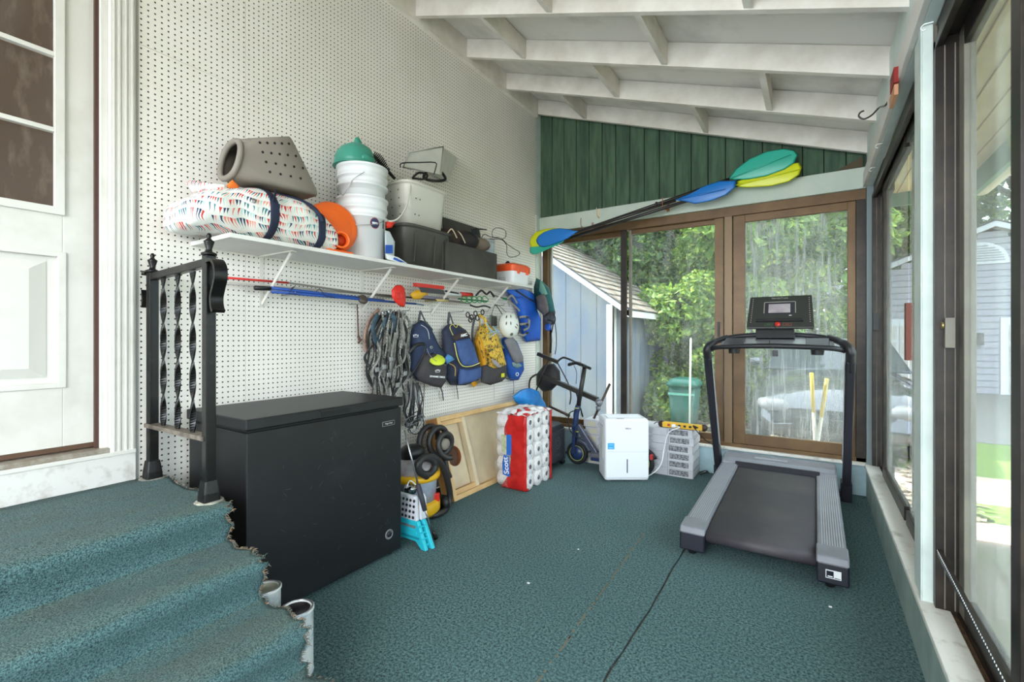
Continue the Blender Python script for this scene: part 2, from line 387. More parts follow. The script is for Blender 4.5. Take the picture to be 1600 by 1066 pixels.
# left pair
fr('sash_stile',.095,.115,.28,2.19,yb+.03,yb+.06,mat('pale_gasket',(168,168,164),.5))
fr('sash_stile',.88,.935,.275,2.19,yb,yb+.03,DBRONZE); fr('sash_stile',.95,.975,.275,2.19,yb+.03,yb+.06,GREYF)
fr('sash_rail',.115,.88,2.14,2.19,yb+.03,yb+.06); fr('sash_rail',.975,1.72,2.15,2.19,yb+.03,yb+.06)
fr('sash_rail',.115,.88,.275,.33,yb+.03,yb+.06); fr('sash_rail',.975,1.72,.275,.33,yb+.03,yb+.06)
fr('sash_stile',1.72,1.79,.275,2.19,yb,yb+.05); fr('mullion',1.80,1.86,.275,2.19,yb-.02,yb+.05,mat('bronze_light',(124,102,76),.45,.3)); fr('sash_stile',1.865,1.955,.275,2.19,yb,yb+.05)
fr('sash_rail',1.955,2.65,2.13,2.19,yb,yb+.04); fr('sash_rail',1.955,2.65,.275,.36,yb,yb+.04); fr('sash_stile',2.65,2.70,.275,2.19,yb,yb+.04)
MB().box(.115,.88,yb+.044,yb+.047,.33,2.14).build('pane',GLC,w1)
MB().box(.975,1.72,yb+.044,yb+.047,.33,2.15).build('pane',GLC,w1)
MB().box(1.955,2.65,yb+.02,yb+.023,.36,2.13).build('pane',GL,w1)
MB().box(1.742,1.762,yb-.012,yb,1.17,1.30).box(1.747,1.757,yb-.022,yb-.012,1.22,1.26).build('latch',BLK,w1)
# right windows
def rwin(nm,y0,y1,stiles,panes,y_l):
    w=thing(nm,'x','x',(XR+.1,(y0+y1)/2,.24)); del w['label']; del w['category']; w['kind']='structure'
    q=lambda n,a,b,c,d,e,f,m: MB().box(a,b,c,d,e,f).build(n,m,w,bevel=.002)
    q('frame_rail',XR+.04,XR+.13,y0,y1,2.2,2.27,DBRONZE); q('frame_rail',XR+.03,XR+.05,y0,y1,2.17,2.2,DBRONZE)
    q('frame_jamb',XR+.03,XR+.13,y1-.03,y1,.235,2.2,DBRONZE); q('frame_jamb',XR+.03,XR+.13,y0,y0+.03,.235,2.2,DBRONZE)
    for xx in (XR+.052,XR+.078,XR+.104): q('jamb_track',xx,xx+.004,y1-.034,y1-.03,.25,2.17,GREYF)
    for a,b,xx,m in stiles: q('sash_stile',xx,xx+.03,a,b,.25,2.2,m)
    for a,b,xx in panes:
        q('sash_rail',xx,xx+.03,a,b,.25,.32,DBRONZE); q('sash_rail',xx,xx+.03,a,b,2.13,2.2,DBRONZE)
        MB().box(xx+.013,xx+.016,a,b,.32,2.13).build('pane',GLR,w)
    return w
w2=rwin('window_2',2.31,4.24,[(3.86,3.93,XR+.06,DBRONZE),(2.98,3.04,XR+.09,GREYF),(4.17,4.21,XR+.09,GREYF)],[(3.9,4.17,XR+.09),(3.04,3.86,XR+.06),(2.34,2.98,XR+.06)],0)
w3=rwin('window_3',-.2,2.16,[(2.07,2.13,XR+.09,GREYF),(1.50,1.56,XR+.09,DBRONZE),(1.46,1.52,XR+.06,DBRONZE)],[(1.56,2.07,XR+.09),(-.17,1.48,XR+.06)],0)
rwin('window_4',YN,-.3,[(-1.3,-1.24,XR+.06,DBRONZE)],[(YN+.03,-1.3,XR+.06),(-1.24,-.33,XR+.06)],0)
p=at(1471,518,'x',XR+.08)
MB().box(XR+.05,XR+.075,2.10,2.125,1.14,1.24).build('latch_plate',GREYF,w3); MB().lathe([(.005,0),(.012,0),(.012,.006),(.005,.006)],(XR+.048,2.112,1.215),(-1,0,0),12).build('latch_ring',mat('brass',(176,160,110),.3,.8),w3)
MB().box(XR+.03,XR+.06,4.15,4.19,1.22,1.34).build('latch',BLK,w2)
# door
d1=thing('door_1','x','x',(-.05,.2,.742)); del d1['label']; del d1['category']; d1['kind']='structure'
ye,zb,zt=.672,.742,2.66
yg1=.55; muns=[]
def dbox(n,y0,y1,z0,z1,x0=-.095,x1=-.05,m=DOORW,bev=.002): return MB().box(x0,x1,y0,y1,z0,z1).build(n,m,d1,bevel=bev)
dbox('stile',.57,ye,zb,zt); dbox('stile',-.24,-.14,zb,zt); dbox('rail',-.14,.57,zb,.985); dbox('rail',-.14,.57,1.50,1.665); dbox('rail',-.14,.57,zt-.13,zt)
# raised moulding round the glass, muntins
dbox('glass_moulding',.545,.575,1.655,2.55,-.06,-.038); dbox('glass_moulding',-.14,.546,1.655,1.685,-.06,-.0385)
for z in (1.985,2.28): dbox('muntin',-.14,.55,z-.009,z+.009,-.065,-.042)
for y in (.08,.32): dbox('muntin',y-.009,y+.009,1.68,2.53,-.065,-.042)
for z0,z1 in ((1.68,1.976),(1.994,2.271),(2.289,2.53)):
    for y0,y1 in ((-.14,.071),(.089,.311),(.329,.546)):
        MB().box(-.072,-.068,y0,y1,z0,z1).build('pane',mat('painted_interior_glass',(86,72,62),.12,c2=(124,112,100),sc=7,stretch=(1,3,1),lo=.5,hi=.9,spec=.5),d1)  # dark curtained room and reflections painted into the opaque brown panes
# raised panel
dbox('panel_field',-.14,.575,.98,1.505,-.09,-.062)
dbox('panel_moulding',.555,.58,.975,1.51,-.062,-.043); dbox('panel_moulding',-.14,.556,.975,.995,-.062,-.0435); dbox('panel_moulding',-.14,.556,1.49,1.51,-.062,-.0435)
MB().loft([[(-.06,-.1,1.02),(-.06,.525,1.02),(-.06,.525,1.47),(-.06,-.1,1.47)],[(-.046,-.07,1.055),(-.046,.475,1.055),(-.046,.475,1.435),(-.046,-.07,1.435)]],smooth=False).build('raised_panel',DOORW,d1)
dbox('door_sweep',-.24,ye,.722,.742,-.09,-.052,mat('brown_sweep',(84,58,40),.6)); 
# frame and casing
MB().box(-.14,-.012,.676,.70,.70,2.70).build('jamb',DOORW,d1,bevel=.002)
MB().box(-.10,-.03,.664,.676,.70,2.70).build('door_stop',mat('weatherstrip_dark',(70,44,34),.7),d1)
MB().box(-.02,.014,.70,.786,.687,2.76).build('casing',DOORW,d1,bevel=.003)
for y in (.712,.73,.752,.774): MB().box(.014,.018,y-.003,y+.004,.687,2.76).build('casing_bead',DOORW,d1,bevel=.001)
MB().box(-.02,.014,-.4,.70,2.70,2.78).build('casing',DOORW,d1)
MB().box(-.14,.012,-.35,.70,.70,.718).build('threshold',mat('aluminium_threshold',(176,168,156),.45,.5,c2=(140,128,112),sc=20),d1,bevel=.002)
MB().box(-.02,.016,-.6,.786,.565,.69).build('riser_board',mat('scuffed_white',(214,211,206),.5,c2=(186,181,173),sc=18,lo=.5,hi=.7),d1,bevel=.002)
MB().box(-.02,.020,-.6,.786,.683,.6995).build('nosing_board',DOORW,d1,bevel=.002)
# stairs
prof=[]
H4=.567/4; xs=[.647,.88,1.12,1.36]
for i in range(4):
    zt_=.567-i*H4; xn=xs[i]; x0=(0.016 if i==0 else xs[i-1]-.012)
    st=[(x0+(xn-.02-x0)*t,zt_+.003*math.sin(t*9+i)) for t in [k/6 for k in range(7)]]
    st=st[:-1]+[(xn-.034,zt_-.001)]+[(xn-.034+.036*math.sin(a),zt_-.037+.036*math.cos(a)) for a in [R(15*q) for q in range(1,7)]]+[(xn-.004,zt_-.06),(xn-.014,zt_-.085),(xn-.020,zt_-H4+.022),(xn-.014,zt_-H4+.006)]
    prof+=st
prof[-1]=(prof[-1][0],0)
ss=thing('carpeted_stairs','teal carpeted stairs with worn frayed edges descending from the white door','stairs',(.6,0,0))
ny=90; mb=MB(); rows=[]
for j in range(ny+1):
    row=[]
    for i,(px_,pz_) in enumerate(prof):
        yend=.865+.018*mnoise.noise(Vector((i*.37,3,1)))+.012*math.sin(i*1.9)+.01*mnoise.noise(Vector((i*1.7,1,1)))
        if i<13: yend+=.0
        y=-1.0+(yend+1.0)*(j/ny)
        d=.004*mnoise.noise(Vector((px_*9,y*5,pz_*9)))
        row.append((px_+d,y,pz_+d*1.2))
    rows.append(row)
mb.loft(rows,smooth=True,caps=False,closed=False); o=mb.build('stair_carpet',STAIRC,ss)
so_=o.modifiers.new('thickness','SOLIDIFY'); so_.thickness=.012; so_.offset=-1
# rough cut edge of the carpet: frayed tufts
mb=MB(); JUTE=mat('frayed_jute',(140,112,86),.95,c2=(70,98,100),sc=60)
for i in range(len(prof)-1):
    a=Vector((prof[i][0],0,prof[i][1])); b=Vector((prof[i+1][0],0,prof[i+1][1])); y0=rows[-1][i][1]; y1=rows[-1][i+1][1]
    L=(b-a).length; n=int(L/.0016)
    for k in range(n):
        t=k/n; c=a.lerp(b,t); y=y0+(y1-y0)*t-.004; p0=Vector((c.x,y,c.z-.003)); q=p0+Vector((random.uniform(-.008,.008),random.uniform(.002,.016),random.uniform(-.012,.008)))
        mb.tube([p0,(p0+q)/2+Vector((0,0,.003)),q],[.0016,.0014,.0006],3,caps=False)
mb.build('frayed_edge',JUTE,ss)['kind']='stuff'
# timber body of the stairs
sb=MB()
for i in range(4):
    sb.box(0.02 if i==0 else xs[i-1]-.02,xs[i]-.03,-1.0,.82,0,.567-i*H4-.016)
sb.build('stair_body',mat('dark_timber',(46,38,32),.8),ss)

# ================================================================== railing
rl=thing('stair_railing','black painted wrought iron railing with three twisted balusters on the carpeted landing','railing',(.3,.83,.567))
yr=.831
def twist(x,z0,z1):
    n=64; secs=[]; turns=4.2
    for i in range(n+1):
        t=i/n; a=t*turns*PI*2*.5; z=z0+(z1-z0)*t; w=.0105; th=.0035
        ca,sa=math.cos(a),math.sin(a); c=Vector((x,yr,z))
        secs.append([c+Vector((ca*u-sa*v,sa*u+ca*v,0)) for u,v in ((-w,-th),(w,-th),(w,th),(-w,th))])
    return MB().loft(secs,smooth=False)
for xp,zt_ in ((.056,1.452),(.56,1.478)):
    MB().box(xp-.0175,xp+.0175,yr-.0175,yr+.0175,.567,zt_).build('post',BLKG,rl,bevel=.003)
    MB().loft([rrect((xp,yr,.567),X,Y,.030,.030,8),rrect((xp,yr,.60),X,Y,.028,.028,8),rrect((xp,yr,.645),X,Y,.022,.022,8)],smooth=False).build('post_shoe',BLKG,rl)
    MB().lathe([(0,0),(.050,0),(.046,.004),(0,.005)],(xp,yr,.566),n=14).wobble(.003,60).build('mortar_ring',mat('dusty_mortar',(170,166,150),.9,c2=(110,112,104),sc=40),rl)
    MB().lathe([(0,0),(.026,0),(.026,.008),(.012,.014),(.010,.024),(.017,.048),(.018,.052),(.011,.058),(.006,.064),(.009,.072),(.005,.082),(0,.084)],(xp,yr,zt_),n=16).build('finial',BLKG,rl)
MB().bar((.056,yr,1.432),(.56,yr,1.452),.03,.03).build('top_rail',BLKG,rl,bevel=.003)
MB().bar((.03,yr,.795),(.56,yr,.80),.045,.018).build('bottom_rail',mat('dusty_black_rail',(70,62,54),.6,c2=(120,110,98),sc=25),rl,bevel=.002)
for x in (.165,.30,.43): twist(x,.80,1.43).build('baluster',BLKG,rl)
for xp,sg,s in ((.56,1,1.0),(.056,-1,.8)):
    pts=[(0,1.452),(.035,1.455),(.062,1.43),(.066,1.39),(.05,1.355),(.036,1.32),(.04,1.285),(.052,1.268)]
    c=[Vector((xp+sg*(.02+px*s),yr,1.452-(1.452-pz)*s)) for px,pz in pts]; c=spline(c,6)
    secs=[]
    for i,p in enumerate(c):
        t=(c[min(i+1,len(c)-1)]-c[max(i-1,0)]).normalized(); nn=Vector((t.z,0,-t.x)); 
        secs.append([p+nn*.006+Y*.022,p+nn*.006-Y*.022,p-nn*.006-Y*.022,p-nn*.006+Y*.022])
    MB().loft(secs,smooth=False).build('scroll_bracket',BLKG,rl)
MB().tube([(0,.83,1.40),(.03,.83,1.40)],.006,8).build('wall_anchor',BLKG,rl)
# ================================================================== chest freezer
t=thing('chest_freezer','scuffed black chest freezer standing against the pegboard beside the stairs','freezer',(.3,1.39,0))
FRZ=mat('freezer_black',(19,19,21),.45,c2=(34,34,38),sc=5,lo=.5,hi=.8,bmp=.25,bsc=160)
MB().box(.05,.548,.972,1.80,.02,.79).build('body',FRZ,t,bevel=.006)
MB().box(.055,.538,.98,1.79,.785,.80).build('gasket',mat('rubber_black',(10,10,10),.7),t)
lid=MB().box(.04,.557,.965,1.806,.80,.846).build('lid',FRZ,t,bevel=.006)
y0,y1=at(502,650,'x',.557).y,at(546,640,'x',.557).y
MB().box(.5575,.5595,y0,y1,.812,.832).build('handle_recess',mat('recess_black',(5,5,5),.6),lid)
MB().box(.5575,.562,y0-.006,y1+.006,.832,.837).build('handle_lip',BLK,lid)
for x,y in ((.1,1.02),(.5,1.02),(.1,1.75),(.5,1.75)): MB().lathe([(.02,0),(.02,.022)],(x,y,0),n=12).build('foot',BLK,t)
p0,p1=at(597.5,668,'x',.549),at(616.5,656,'x',.549)
bd=MB().box(.548,.550,p0.y,p1.y,p0.z+.002,p1.z).build('badge',STEEL,t,bevel=.001)
MB().box(.5500,.5504,p0.y+.003,p1.y-.003,p0.z+.005,p1.z-.003).build('badge_face',BLK,bd)
text('badge_text','Magic Chef',.011,(.5507,(p0.y+p1.y)/2,(p0.z+p1.z)/2+.001),Y,Z,WPL,bd,.0003)
p=at(608,835,'x',.549)
MB().lathe([(.026,0),(.026,.004),(.021,.004),(.021,.001),(0,.001)],(.548,p.y,p.z),(1,0,0),24).build('drain_ring',GRY,t)
MB().lathe([(0,0),(.014,0),(.014,.006),(0,.006)],(.548,p.y,p.z),(1,0,0),16).build('drain_cap',BLK,t)
mb=MB()
for i in range(46):
    y=random.uniform(1.1,1.78); z=random.uniform(.1,.72); a=random.uniform(0,PI); L=random.uniform(.006,.035)
    d=Vector((0,math.cos(a)*L,math.sin(a)*L)); mb.bar((.5482,y,z),Vector((.5482,y,z))+d,.0006,.0007)
mb.build('scratch_marks',mat('scratch_grey',(92,92,96),.6),t)['kind']='stuff'

# ================================================================== shelf
sh=thing('wall_shelf','long white wall shelf loaded with bins, running along the pegboard above the freezer','shelf',(0,2.2,1.6))
MB().box(.0,.36,1.0,3.54,1.60,1.62).build('shelf_board',mat('shelf_white',(232,230,226),.45,c2=(222,219,214),sc=3),sh,bevel=.002)
for y in (1.33,1.98,2.62,3.27):
    b=MB().box(0,.004,y-.012,y+.012,1.33,1.60).box(0,.30,y-.012,y+.012,1.593,1.60).bar((.006,y,1.345),(.27,y,1.59),.018,.006,up=(0,1,0)).build('bracket',WHITE,sh,bevel=.001)

# ---- things on the shelf (shelf top z=1.62)
ZS=1.6205
def striped(name):
    m,nt,b=nodes(name); t_=nt.nodes.new('ShaderNodeTexCoord'); sx=nt.nodes.new('ShaderNodeSeparateXYZ')
    nv=nt.nodes.new('ShaderNodeTexNoise'); nv.inputs['Scale'].default_value=7; nt.links.new(t_.outputs['Object'],nv.inputs['Vector'])
    vm=nt.nodes.new('ShaderNodeMixRGB'); vm.blend_type='LINEAR_LIGHT'; vm.inputs[0].default_value=.035; nt.links.new(t_.outputs['Object'],vm.inputs[1]); nt.links.new(nv.outputs['Color'],vm.inputs[2])
    nt.links.new(vm.outputs[0],sx.inputs[0])
    v=math_(nt,'DIVIDE',math_(nt,'ADD',sx.outputs[2],0.0),.036); row=math_(nt,'FLOOR',v); fv=math_(nt,'FRACT',v)
    u=math_(nt,'ADD',math_(nt,'DIVIDE',math_(nt,'ADD',sx.outputs[1],sx.outputs[0]),.0125),math_(nt,'MULTIPLY',row,.37)); cu=math_(nt,'FLOOR',u); fu=math_(nt,'ABSOLUTE',math_(nt,'SUBTRACT',math_(nt,'FRACT',u),.5))
    tri=math_(nt,'LESS_THAN',fu,math_(nt,'MULTIPLY',math_(nt,'SUBTRACT',fv,.12),.55))
    tri=math_(nt,'MULTIPLY',tri,math_(nt,'LESS_THAN',fv,.88))
    cb=nt.nodes.new('ShaderNodeCombineXYZ'); nt.links.new(cu,cb.inputs[0]); nt.links.new(row,cb.inputs[1])
    wn=nt.nodes.new('ShaderNodeTexWhiteNoise'); wn.noise_dimensions='2D'; nt.links.new(cb.outputs[0],wn.inputs['Vector'])
    cr=nt.nodes.new('ShaderNodeValToRGB'); cr.color_ramp.interpolation='CONSTANT'; e=cr.color_ramp.elements
    e[0].position=0; e[0].color=(*srgb(206,54,48),1); e[1].position=.22; e[1].color=(*srgb(34,56,88),1)
    for p_,c_ in ((.40,(60,128,136)),(.55,(236,150,128)),(.68,(226,226,220)),(.85,(180,212,206))):
        q=e.new(p_); q.color=(*srgb(*c_),1)
    nt.links.new(wn.outputs['Value'],cr.inputs[0])
    nt.links.new(mixc(nt,tri,srgb(232,230,224),cr.outputs[0]),b.inputs['Base Color']); b.inputs['Roughness'].default_value=.6
    bump(nt,b,noise(nt,coord(nt),18,3),.5,.01); return m
TOTE=striped('pennant_print_cloth'); NAVY=mat('navy_webbing',(30,38,62),.8,bmp=.3,bsc=400)
t=thing('tote_bag','crumpled white tote bag printed with red and navy pennants, lying on the shelf','bag',(.18,1.25,ZS))
ysec=[(.855,.06,.03,.05),(.875,.14,.06,.065),(.98,.16,.095,.10),(1.12,.165,.118,.118),(1.25,.16,.125,.125),(1.38,.16,.115,.115),(1.48,.155,.10,.10),(1.56,.13,.075,.075),(1.60,.07,.03,.06)]
def totering(y,hx,hz,zc,off=0,n=28):
    g=rrect((.185,y,ZS+zc+.004),X,Z,hx+off,hz+off,2.6,n); out=[]
    for p in g:
        d=mnoise.noise(Vector((p.x*9,p.y*8,p.z*9)))*.014+abs(math.sin(p.y*23+p.z*15))*.006
        c=Vector((.185,y,ZS+zc)); q=p+(p-c).normalized()*(d)
        q.z=max(q.z,ZS+.002); out.append(q)
    return out
def tsec(y,off=0,n=28):
    for a,b in zip(ysec[:-1],ysec[1:]):
        if a[0]<=y<=b[0]:
            k=(y-a[0])/(b[0]-a[0]); return totering(y,*[a[i]+(b[i]-a[i])*k for i in (1,2,3)],off,n)
ty=[.856+ (1.599-.856)*i/44 for i in range(45)]
MB().loft([tsec(y,0,40) for y in ty]).build('bag_body',TOTE,t)
for yc in (1.20,1.46):
    secs=[tsec(yc+d,.004 if abs(d)<.02 else .001,40) for d in (-.021,-.018,-.009,0,.009,.018,.021)]
    MB().loft(secs,caps=False).build('strap',NAVY,t)
MB().tube(spline([(.36,1.19,1.80),(.33,1.22,1.855),(.25,1.27,1.868),(.28,1.36,1.86),(.33,1.42,1.82),(.355,1.45,1.76)],6),.011,6,flat=.3).build('handle',NAVY,t)
MB().tube(spline([(.1,1.15,1.86),(.12,1.25,1.885),(.14,1.38,1.875),(.11,1.45,1.85)],6),.013,6,flat=.3).build('handle',NAVY,t)
MB().tube(spline([(.3,1.50,1.765),(.2,1.58,1.775),(.12,1.60,1.72)],5),.014,6,flat=.3).build('handle',NAVY,t)
MB().pillow([at(291,284,'x',.12),at(300,282,'x',.12),at(330,286,'x',.2),at(352,290,'x',.26),at(348,303,'x',.26),at(320,300,'x',.22),at(300,300,'x',.14)],(.4,-.3,1),.008,.006).wobble(.006,20).build('bag_flap',TOTE,t)
MB().lathe([(.006,0),(.011,0),(.011,.004),(.006,.004)],at(396,314,'x',.35),(1,-.2,.2),14).build('grommet',STEEL,t)
ORG=mat('orange_plastic',(238,104,30),.4)
tb=MB().pillow([at(354,290,'x',.25),at(363,281,'x',.25),at(373,290,'x',.25),at(374,297,'x',.25),at(358,296,'x',.25)],(.8,-.5,.3),.02,.01).build('orange_flag',mat('orange_cloth',(240,120,40),.8),None)
tag(tb,'bright orange cloth corner sticking out of the top of the pennant tote bag','cloth')

# grey perforated tub lying on the tote
TAUPE=mat('taupe_rubber',(134,126,116),.6,bmp=.15,bsc=80)
t=thing('perforated_tub','taupe rubber beach tub with drilled holes, tipped over on top of the tote bag','tub',(.2,1.3,1.87))
C0,C1=at(360,250,'x',.20),at(456,268,'x',.20)
u0=at(366,222,'x',.20)-at(354,282,'x',.20); u1=at(441,214,'x',.20)-at(486,306,'x',.20)
axd=(C1-C0).normalized()
def tr_(k,a,b,e,n=32,grow=1.0):
    c=C0.lerp(C1,k); u=u0.lerp(u1,k); hu=u.length/2*grow; u=u.normalized(); sd=axd.cross(u).normalized(); return rrect(c,sd,u,a,hu*b,e,n)
secs=[tr_(0,.085,1.0,2.3),tr_(.12,.09,1.05,3),tr_(.22,.095,1.0,6),tr_(.6,.11,1.0,10),tr_(.97,.125,1.0,12),tr_(1.0,.118,.95,10)]
mb=MB().loft(secs,caps=False); mb.add(secs[-1],[tuple(range(32))]); mb.build('tub_wall',TAUPE,t)
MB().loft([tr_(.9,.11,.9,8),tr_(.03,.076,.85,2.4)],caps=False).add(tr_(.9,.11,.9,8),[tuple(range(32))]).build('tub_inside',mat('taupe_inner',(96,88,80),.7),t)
MB().tube(tr_(0,.083,.95,2.3),.014,8,closed=True).build('rim',TAUPE,t)
MB().tube(spline([at(366,220,'x',.24),at(385,221,'x',.27),at(410,223,'x',.29),at(432,228,'x',.30)],6),.010,6,flat=.5).build('handle',TAUPE,t)
mb=MB(); sgn=None
for i in range(5):
    for j in range(4):
        k=.30+.14*i+.03*j; 
        if k>.95: continue
        c=C0.lerp(C1,k); u=u0.lerp(u1,k); sd=axd.cross(u.normalized()).normalized(); sd=sd if sd.x>0 else -sd
        aw=.095+(.125-.095)*(k-.22)/.75
        mb.lathe([(0,0),(.006,0),(.006,.0012),(0,.0012)],c+u*(.36-.2*j)+sd*(aw+.0008),sd,8)
mb.build('vent_holes',mat('hole_black',(20,18,16),.9),t)['kind']='stuff'

# orange blower
t=thing('air_blower','round orange air blower with a round outlet spout, between tote bag and white buckets','blower',(.2,1.57,ZS))
c=Vector((.20,1.60,ZS+.15)); fa=Vector((.96,-.28,.05)).normalized()
MB().lathe([(0,-.055),(.125,-.055),(.140,-.04),(.146,0),(.140,.04),(.125,.055),(.11,.05),(.10,.058),(0,.058)],c,fa,32).build('housing',ORG,t)
q=at(533,375,'x',.31)
MB().lathe([(.05,-.16),(.046,-.05),(.042,-.01),(.045,0),(.047,.012),(.036,.012),(.034,0),(.032,-.03),(0,-.03)],q,(.92,-.36,.0),24).build('outlet_spout',ORG,t)
MB().lathe([(0,0),(.033,0),(0,.001)],q-Vector((.92,-.36,0)).normalized()*.02,(.92,-.36,0),20).build('spout_mesh',mat('spout_inside',(196,70,24),.6),t)
MB().box(.12,.30,1.52,1.68,ZS,ZS+.022).build('foot_plate',ORG,t,bevel=.004)
for k in range(4): MB().tube(spline([c+fa*.03+Vector((0,.11+.008*k,.05-.02*k)),c+fa*.045+Vector((0,.13+.004*k,0)),c+fa*.03+Vector((0,.12,-.06))],4),.003,5).build('intake_slot',BLK,t)

# buckets
def bucket(label,cx,cy,z0,h,r0,r1,handle,inner=True):
    t=thing('white_bucket',label,'bucket',(cx,cy,z0),group=None)
    prof=[(0,0),(r0,0),(r0+(r1-r0)*.6,h*.66),(r1+.004,h*.66),(r1+.004,h*.70),(r0+(r1-r0)*.75,h*.705),(r0+(r1-r0)*.8,h*.80),(r1+.004,h*.805),(r1+.004,h*.84),(r1-.002,h*.85),(r1,h*.96),(r1+.006,h*.965),(r1+.006,h),(r1-.006,h),(r1-.008,h*.9),(r1-.012,h*.5),(0,h*.5)]
    MB().lathe(prof,(cx,cy,z0),n=40).build('bucket_wall',WPL,t)
    if handle: MB().tube(spline(handle,8),.002,6).build('wire_handle',STEEL,t)
    return t
bx,by=.19,1.83
def ringp(a,r,z): return (bx+r*math.cos(a),by+r*math.sin(a),z)
b1=bucket('lower white bucket with a round blue and red sticker, standing on the shelf',bx,by,ZS,.362,.122,.142,[ringp(R(-110),.148,ZS+.30),ringp(R(-75),.150,ZS+.20),ringp(R(-40),.153,ZS+.185),ringp(R(0),.150,ZS+.21),ringp(R(45),.148,ZS+.29)])
b2=bucket('upper white plastic bucket with a wire handle, nested in the bucket under it',bx,by,ZS+.185,.362,.118,.142,[ringp(R(-35),.149,ZS+.185+.30),ringp(R(-60),.151,ZS+.185+.25),ringp(R(-85),.150,ZS+.185+.17),ringp(R(-120),.148,ZS+.185+.27)])
def onb(a,z,off=.0012):
    r=.122+(.142-.122)*.6*(z-ZS)/(.362*.66)+off; return Vector((bx+r*math.cos(a),by+r*math.sin(a),z))
def decal(name,a0,z0,w,h,m,par,round_=True,off=.0012):
    n=20; ring=[]
    for k in range(n):
        tt=2*PI*k/n; u,v=(math.cos(tt),math.sin(tt)) if round_ else (max(-1,min(1,1.42*math.cos(tt))),max(-1,min(1,1.42*math.sin(tt))))
        ring.append(onb(a0+u*w/.13,z0+v*h,off))
    c_=onb(a0,z0,off); return MB().add(ring+[c_],[(k,(k+1)%n,n) for k in range(n)]).build(name,m,par)
a0=R(-8)
ad=decal('sticker',a0,ZS+.208,.026,.028,mat('sticker_navy',(40,52,92),.5),b1)
decal('sticker_ring',a0,ZS+.208,.0295,.0315,mat('sticker_red',(176,60,56),.5),ad,off=.0006)
decal('sticker_text',a0,ZS+.208,.018,.006,WPL,ad,round_=False,off=.002)
decal('label_print',R(22),ZS+.215,.010,.026,mat('label_grey_print',(150,156,156),.6,c2=(60,66,66),sc=160,lo=.45,hi=.5),b1,round_=False)

# teal scoop on top
TEAL=mat('teal_plastic',(62,148,128),.4)
t=thing('teal_scoop','teal plastic dome shaped scoop with a pointed grip, upside down on the upper bucket','scoop',(.18,1.79,ZS+.547))
z0=ZS+.549; c=Vector((.17,1.79,z0))
secs=[]
for r,h,dy in ((.112,0,0),(.110,.03,0),(.108,.055,0),(.098,.09,.004),(.08,.118,.010),(.055,.135,.016),(.02,.144,.02),(.001,.145,.02)): secs.append(rrect(c+Vector((0,dy,h)),X,Y,r,r,2.3,28))
MB().loft(secs).build('scoop_bowl',TEAL,t)
MB().loft([rrect(c+Vector((.0,.030,.08)),X,Y,.026,.042,2,14),rrect(c+Vector((0,.026,.13)),X,Y,.022,.034,2,14),rrect(c+Vector((0,.022,.165)),X,Y,.018,.024,2,14),rrect(c+Vector((0,.02,.182)),X,Y,.012,.016,2,14),rrect(c+Vector((0,.02,.188)),X,Y,.004,.006,2,14)]).build('grip',TEAL,t)
MB().tube([ (p) for p in rrect(c+Vector((0,0,.004)),X,Y,.115,.115,2.3,28)],.004,6,closed=True).build('rim',TEAL,t)
MB().loft([rrect(c+Vector((.10,.01,.03)),Y,Z,.05,.022,3,12),rrect(c+Vector((.116,.012,.04)),Y,Z,.04,.016,3,12)]).build('side_boss',TEAL,t)
# black corrugated brush leaning between bucket and basket
t=thing('grill_basket','black ribbed wire grill basket sticking up behind the upper bucket','basket',(.14,1.98,2.2))
a,b=at(583,243,'x',.12),at(612,274,'x',.14)
d=(b-a).normalized(); nn=Vector((.9,-.3,.2)); sdv=d.cross(nn).normalized()
for i in range(13):
    k=i/12; c_=a.lerp(b,k*.8); wdt=.022+.028*math.sin(PI*min(1,k*1.05+.1)); MB().tube([c_+sdv*wdt*math.cos(q)+nn*.018*math.sin(q) for q in [2*PI*j/12 for j in range(12)]],.0035,5,closed=True).build('wire_rib',BLK,t)
MB().bar(a,b,.02,.012).build('spine',BLK,t); MB().bar(b-d*.03,b+d*.03,.014,.014).build('handle',BLK,t)

# dark bin + white perforated basket + frosted bin
CHAR=mat('charcoal_plastic',(74,72,66),.45,c2=(62,60,56),sc=6)
def bin_(name,part,label,cat,cx,cy,z0,ax_,ay,bx_,by_,h,m,e=5,rim=.008,wall=.004,rz=0):
    t=thing(name,label,cat,(cx,cy,z0),rz)
    U=Vector((1,0,0)); V=Vector((0,1,0)); c0=Vector((0,0,0)); n=36
    s=[rrect(c0,U,V,ax_,ay,e,n),rrect(c0+Z*h*.9,U,V,ax_+(bx_-ax_)*.9,ay+(by_-ay)*.9,e,n),rrect(c0+Z*(h-rim*2),U,V,bx_,by_,e,n),rrect(c0+Z*(h-rim*2),U,V,bx_+rim,by_+rim,e,n),rrect(c0+Z*h,U,V,bx_+rim,by_+rim,e,n),rrect(c0+Z*h,U,V,bx_-wall,by_-wall,e,n),rrect(c0+Z*h*.35,U,V,ax_-wall+.5*(bx_-ax_),ay-wall+.5*(by_-ay),e,n)]
    mb=MB().loft(s,caps=False); mb.add(s[0],[tuple(range(n-1,-1,-1))]); mb.add(s[-1],[tuple(range(n))])
    mb.build(part,m,t,world=False); return t
zr=zat(650,348,.2,2.25)
bn=bin_('storage_bin','bin_wall','charcoal plastic bin on the shelf carrying the white perforated basket','bin',.19,2.265,ZS,.125,.20,.15,.225,.262,CHAR,rz=0)
for k,y in enumerate((2.12,2.3,2.42)): MB().bar((.325,y,ZS+.03),(.345,y,ZS+.22),.006,.004).build('rib',CHAR,bn)
Zb=ZS+.2625
PEARL=mat('pearl_plastic',(214,210,200),.4)
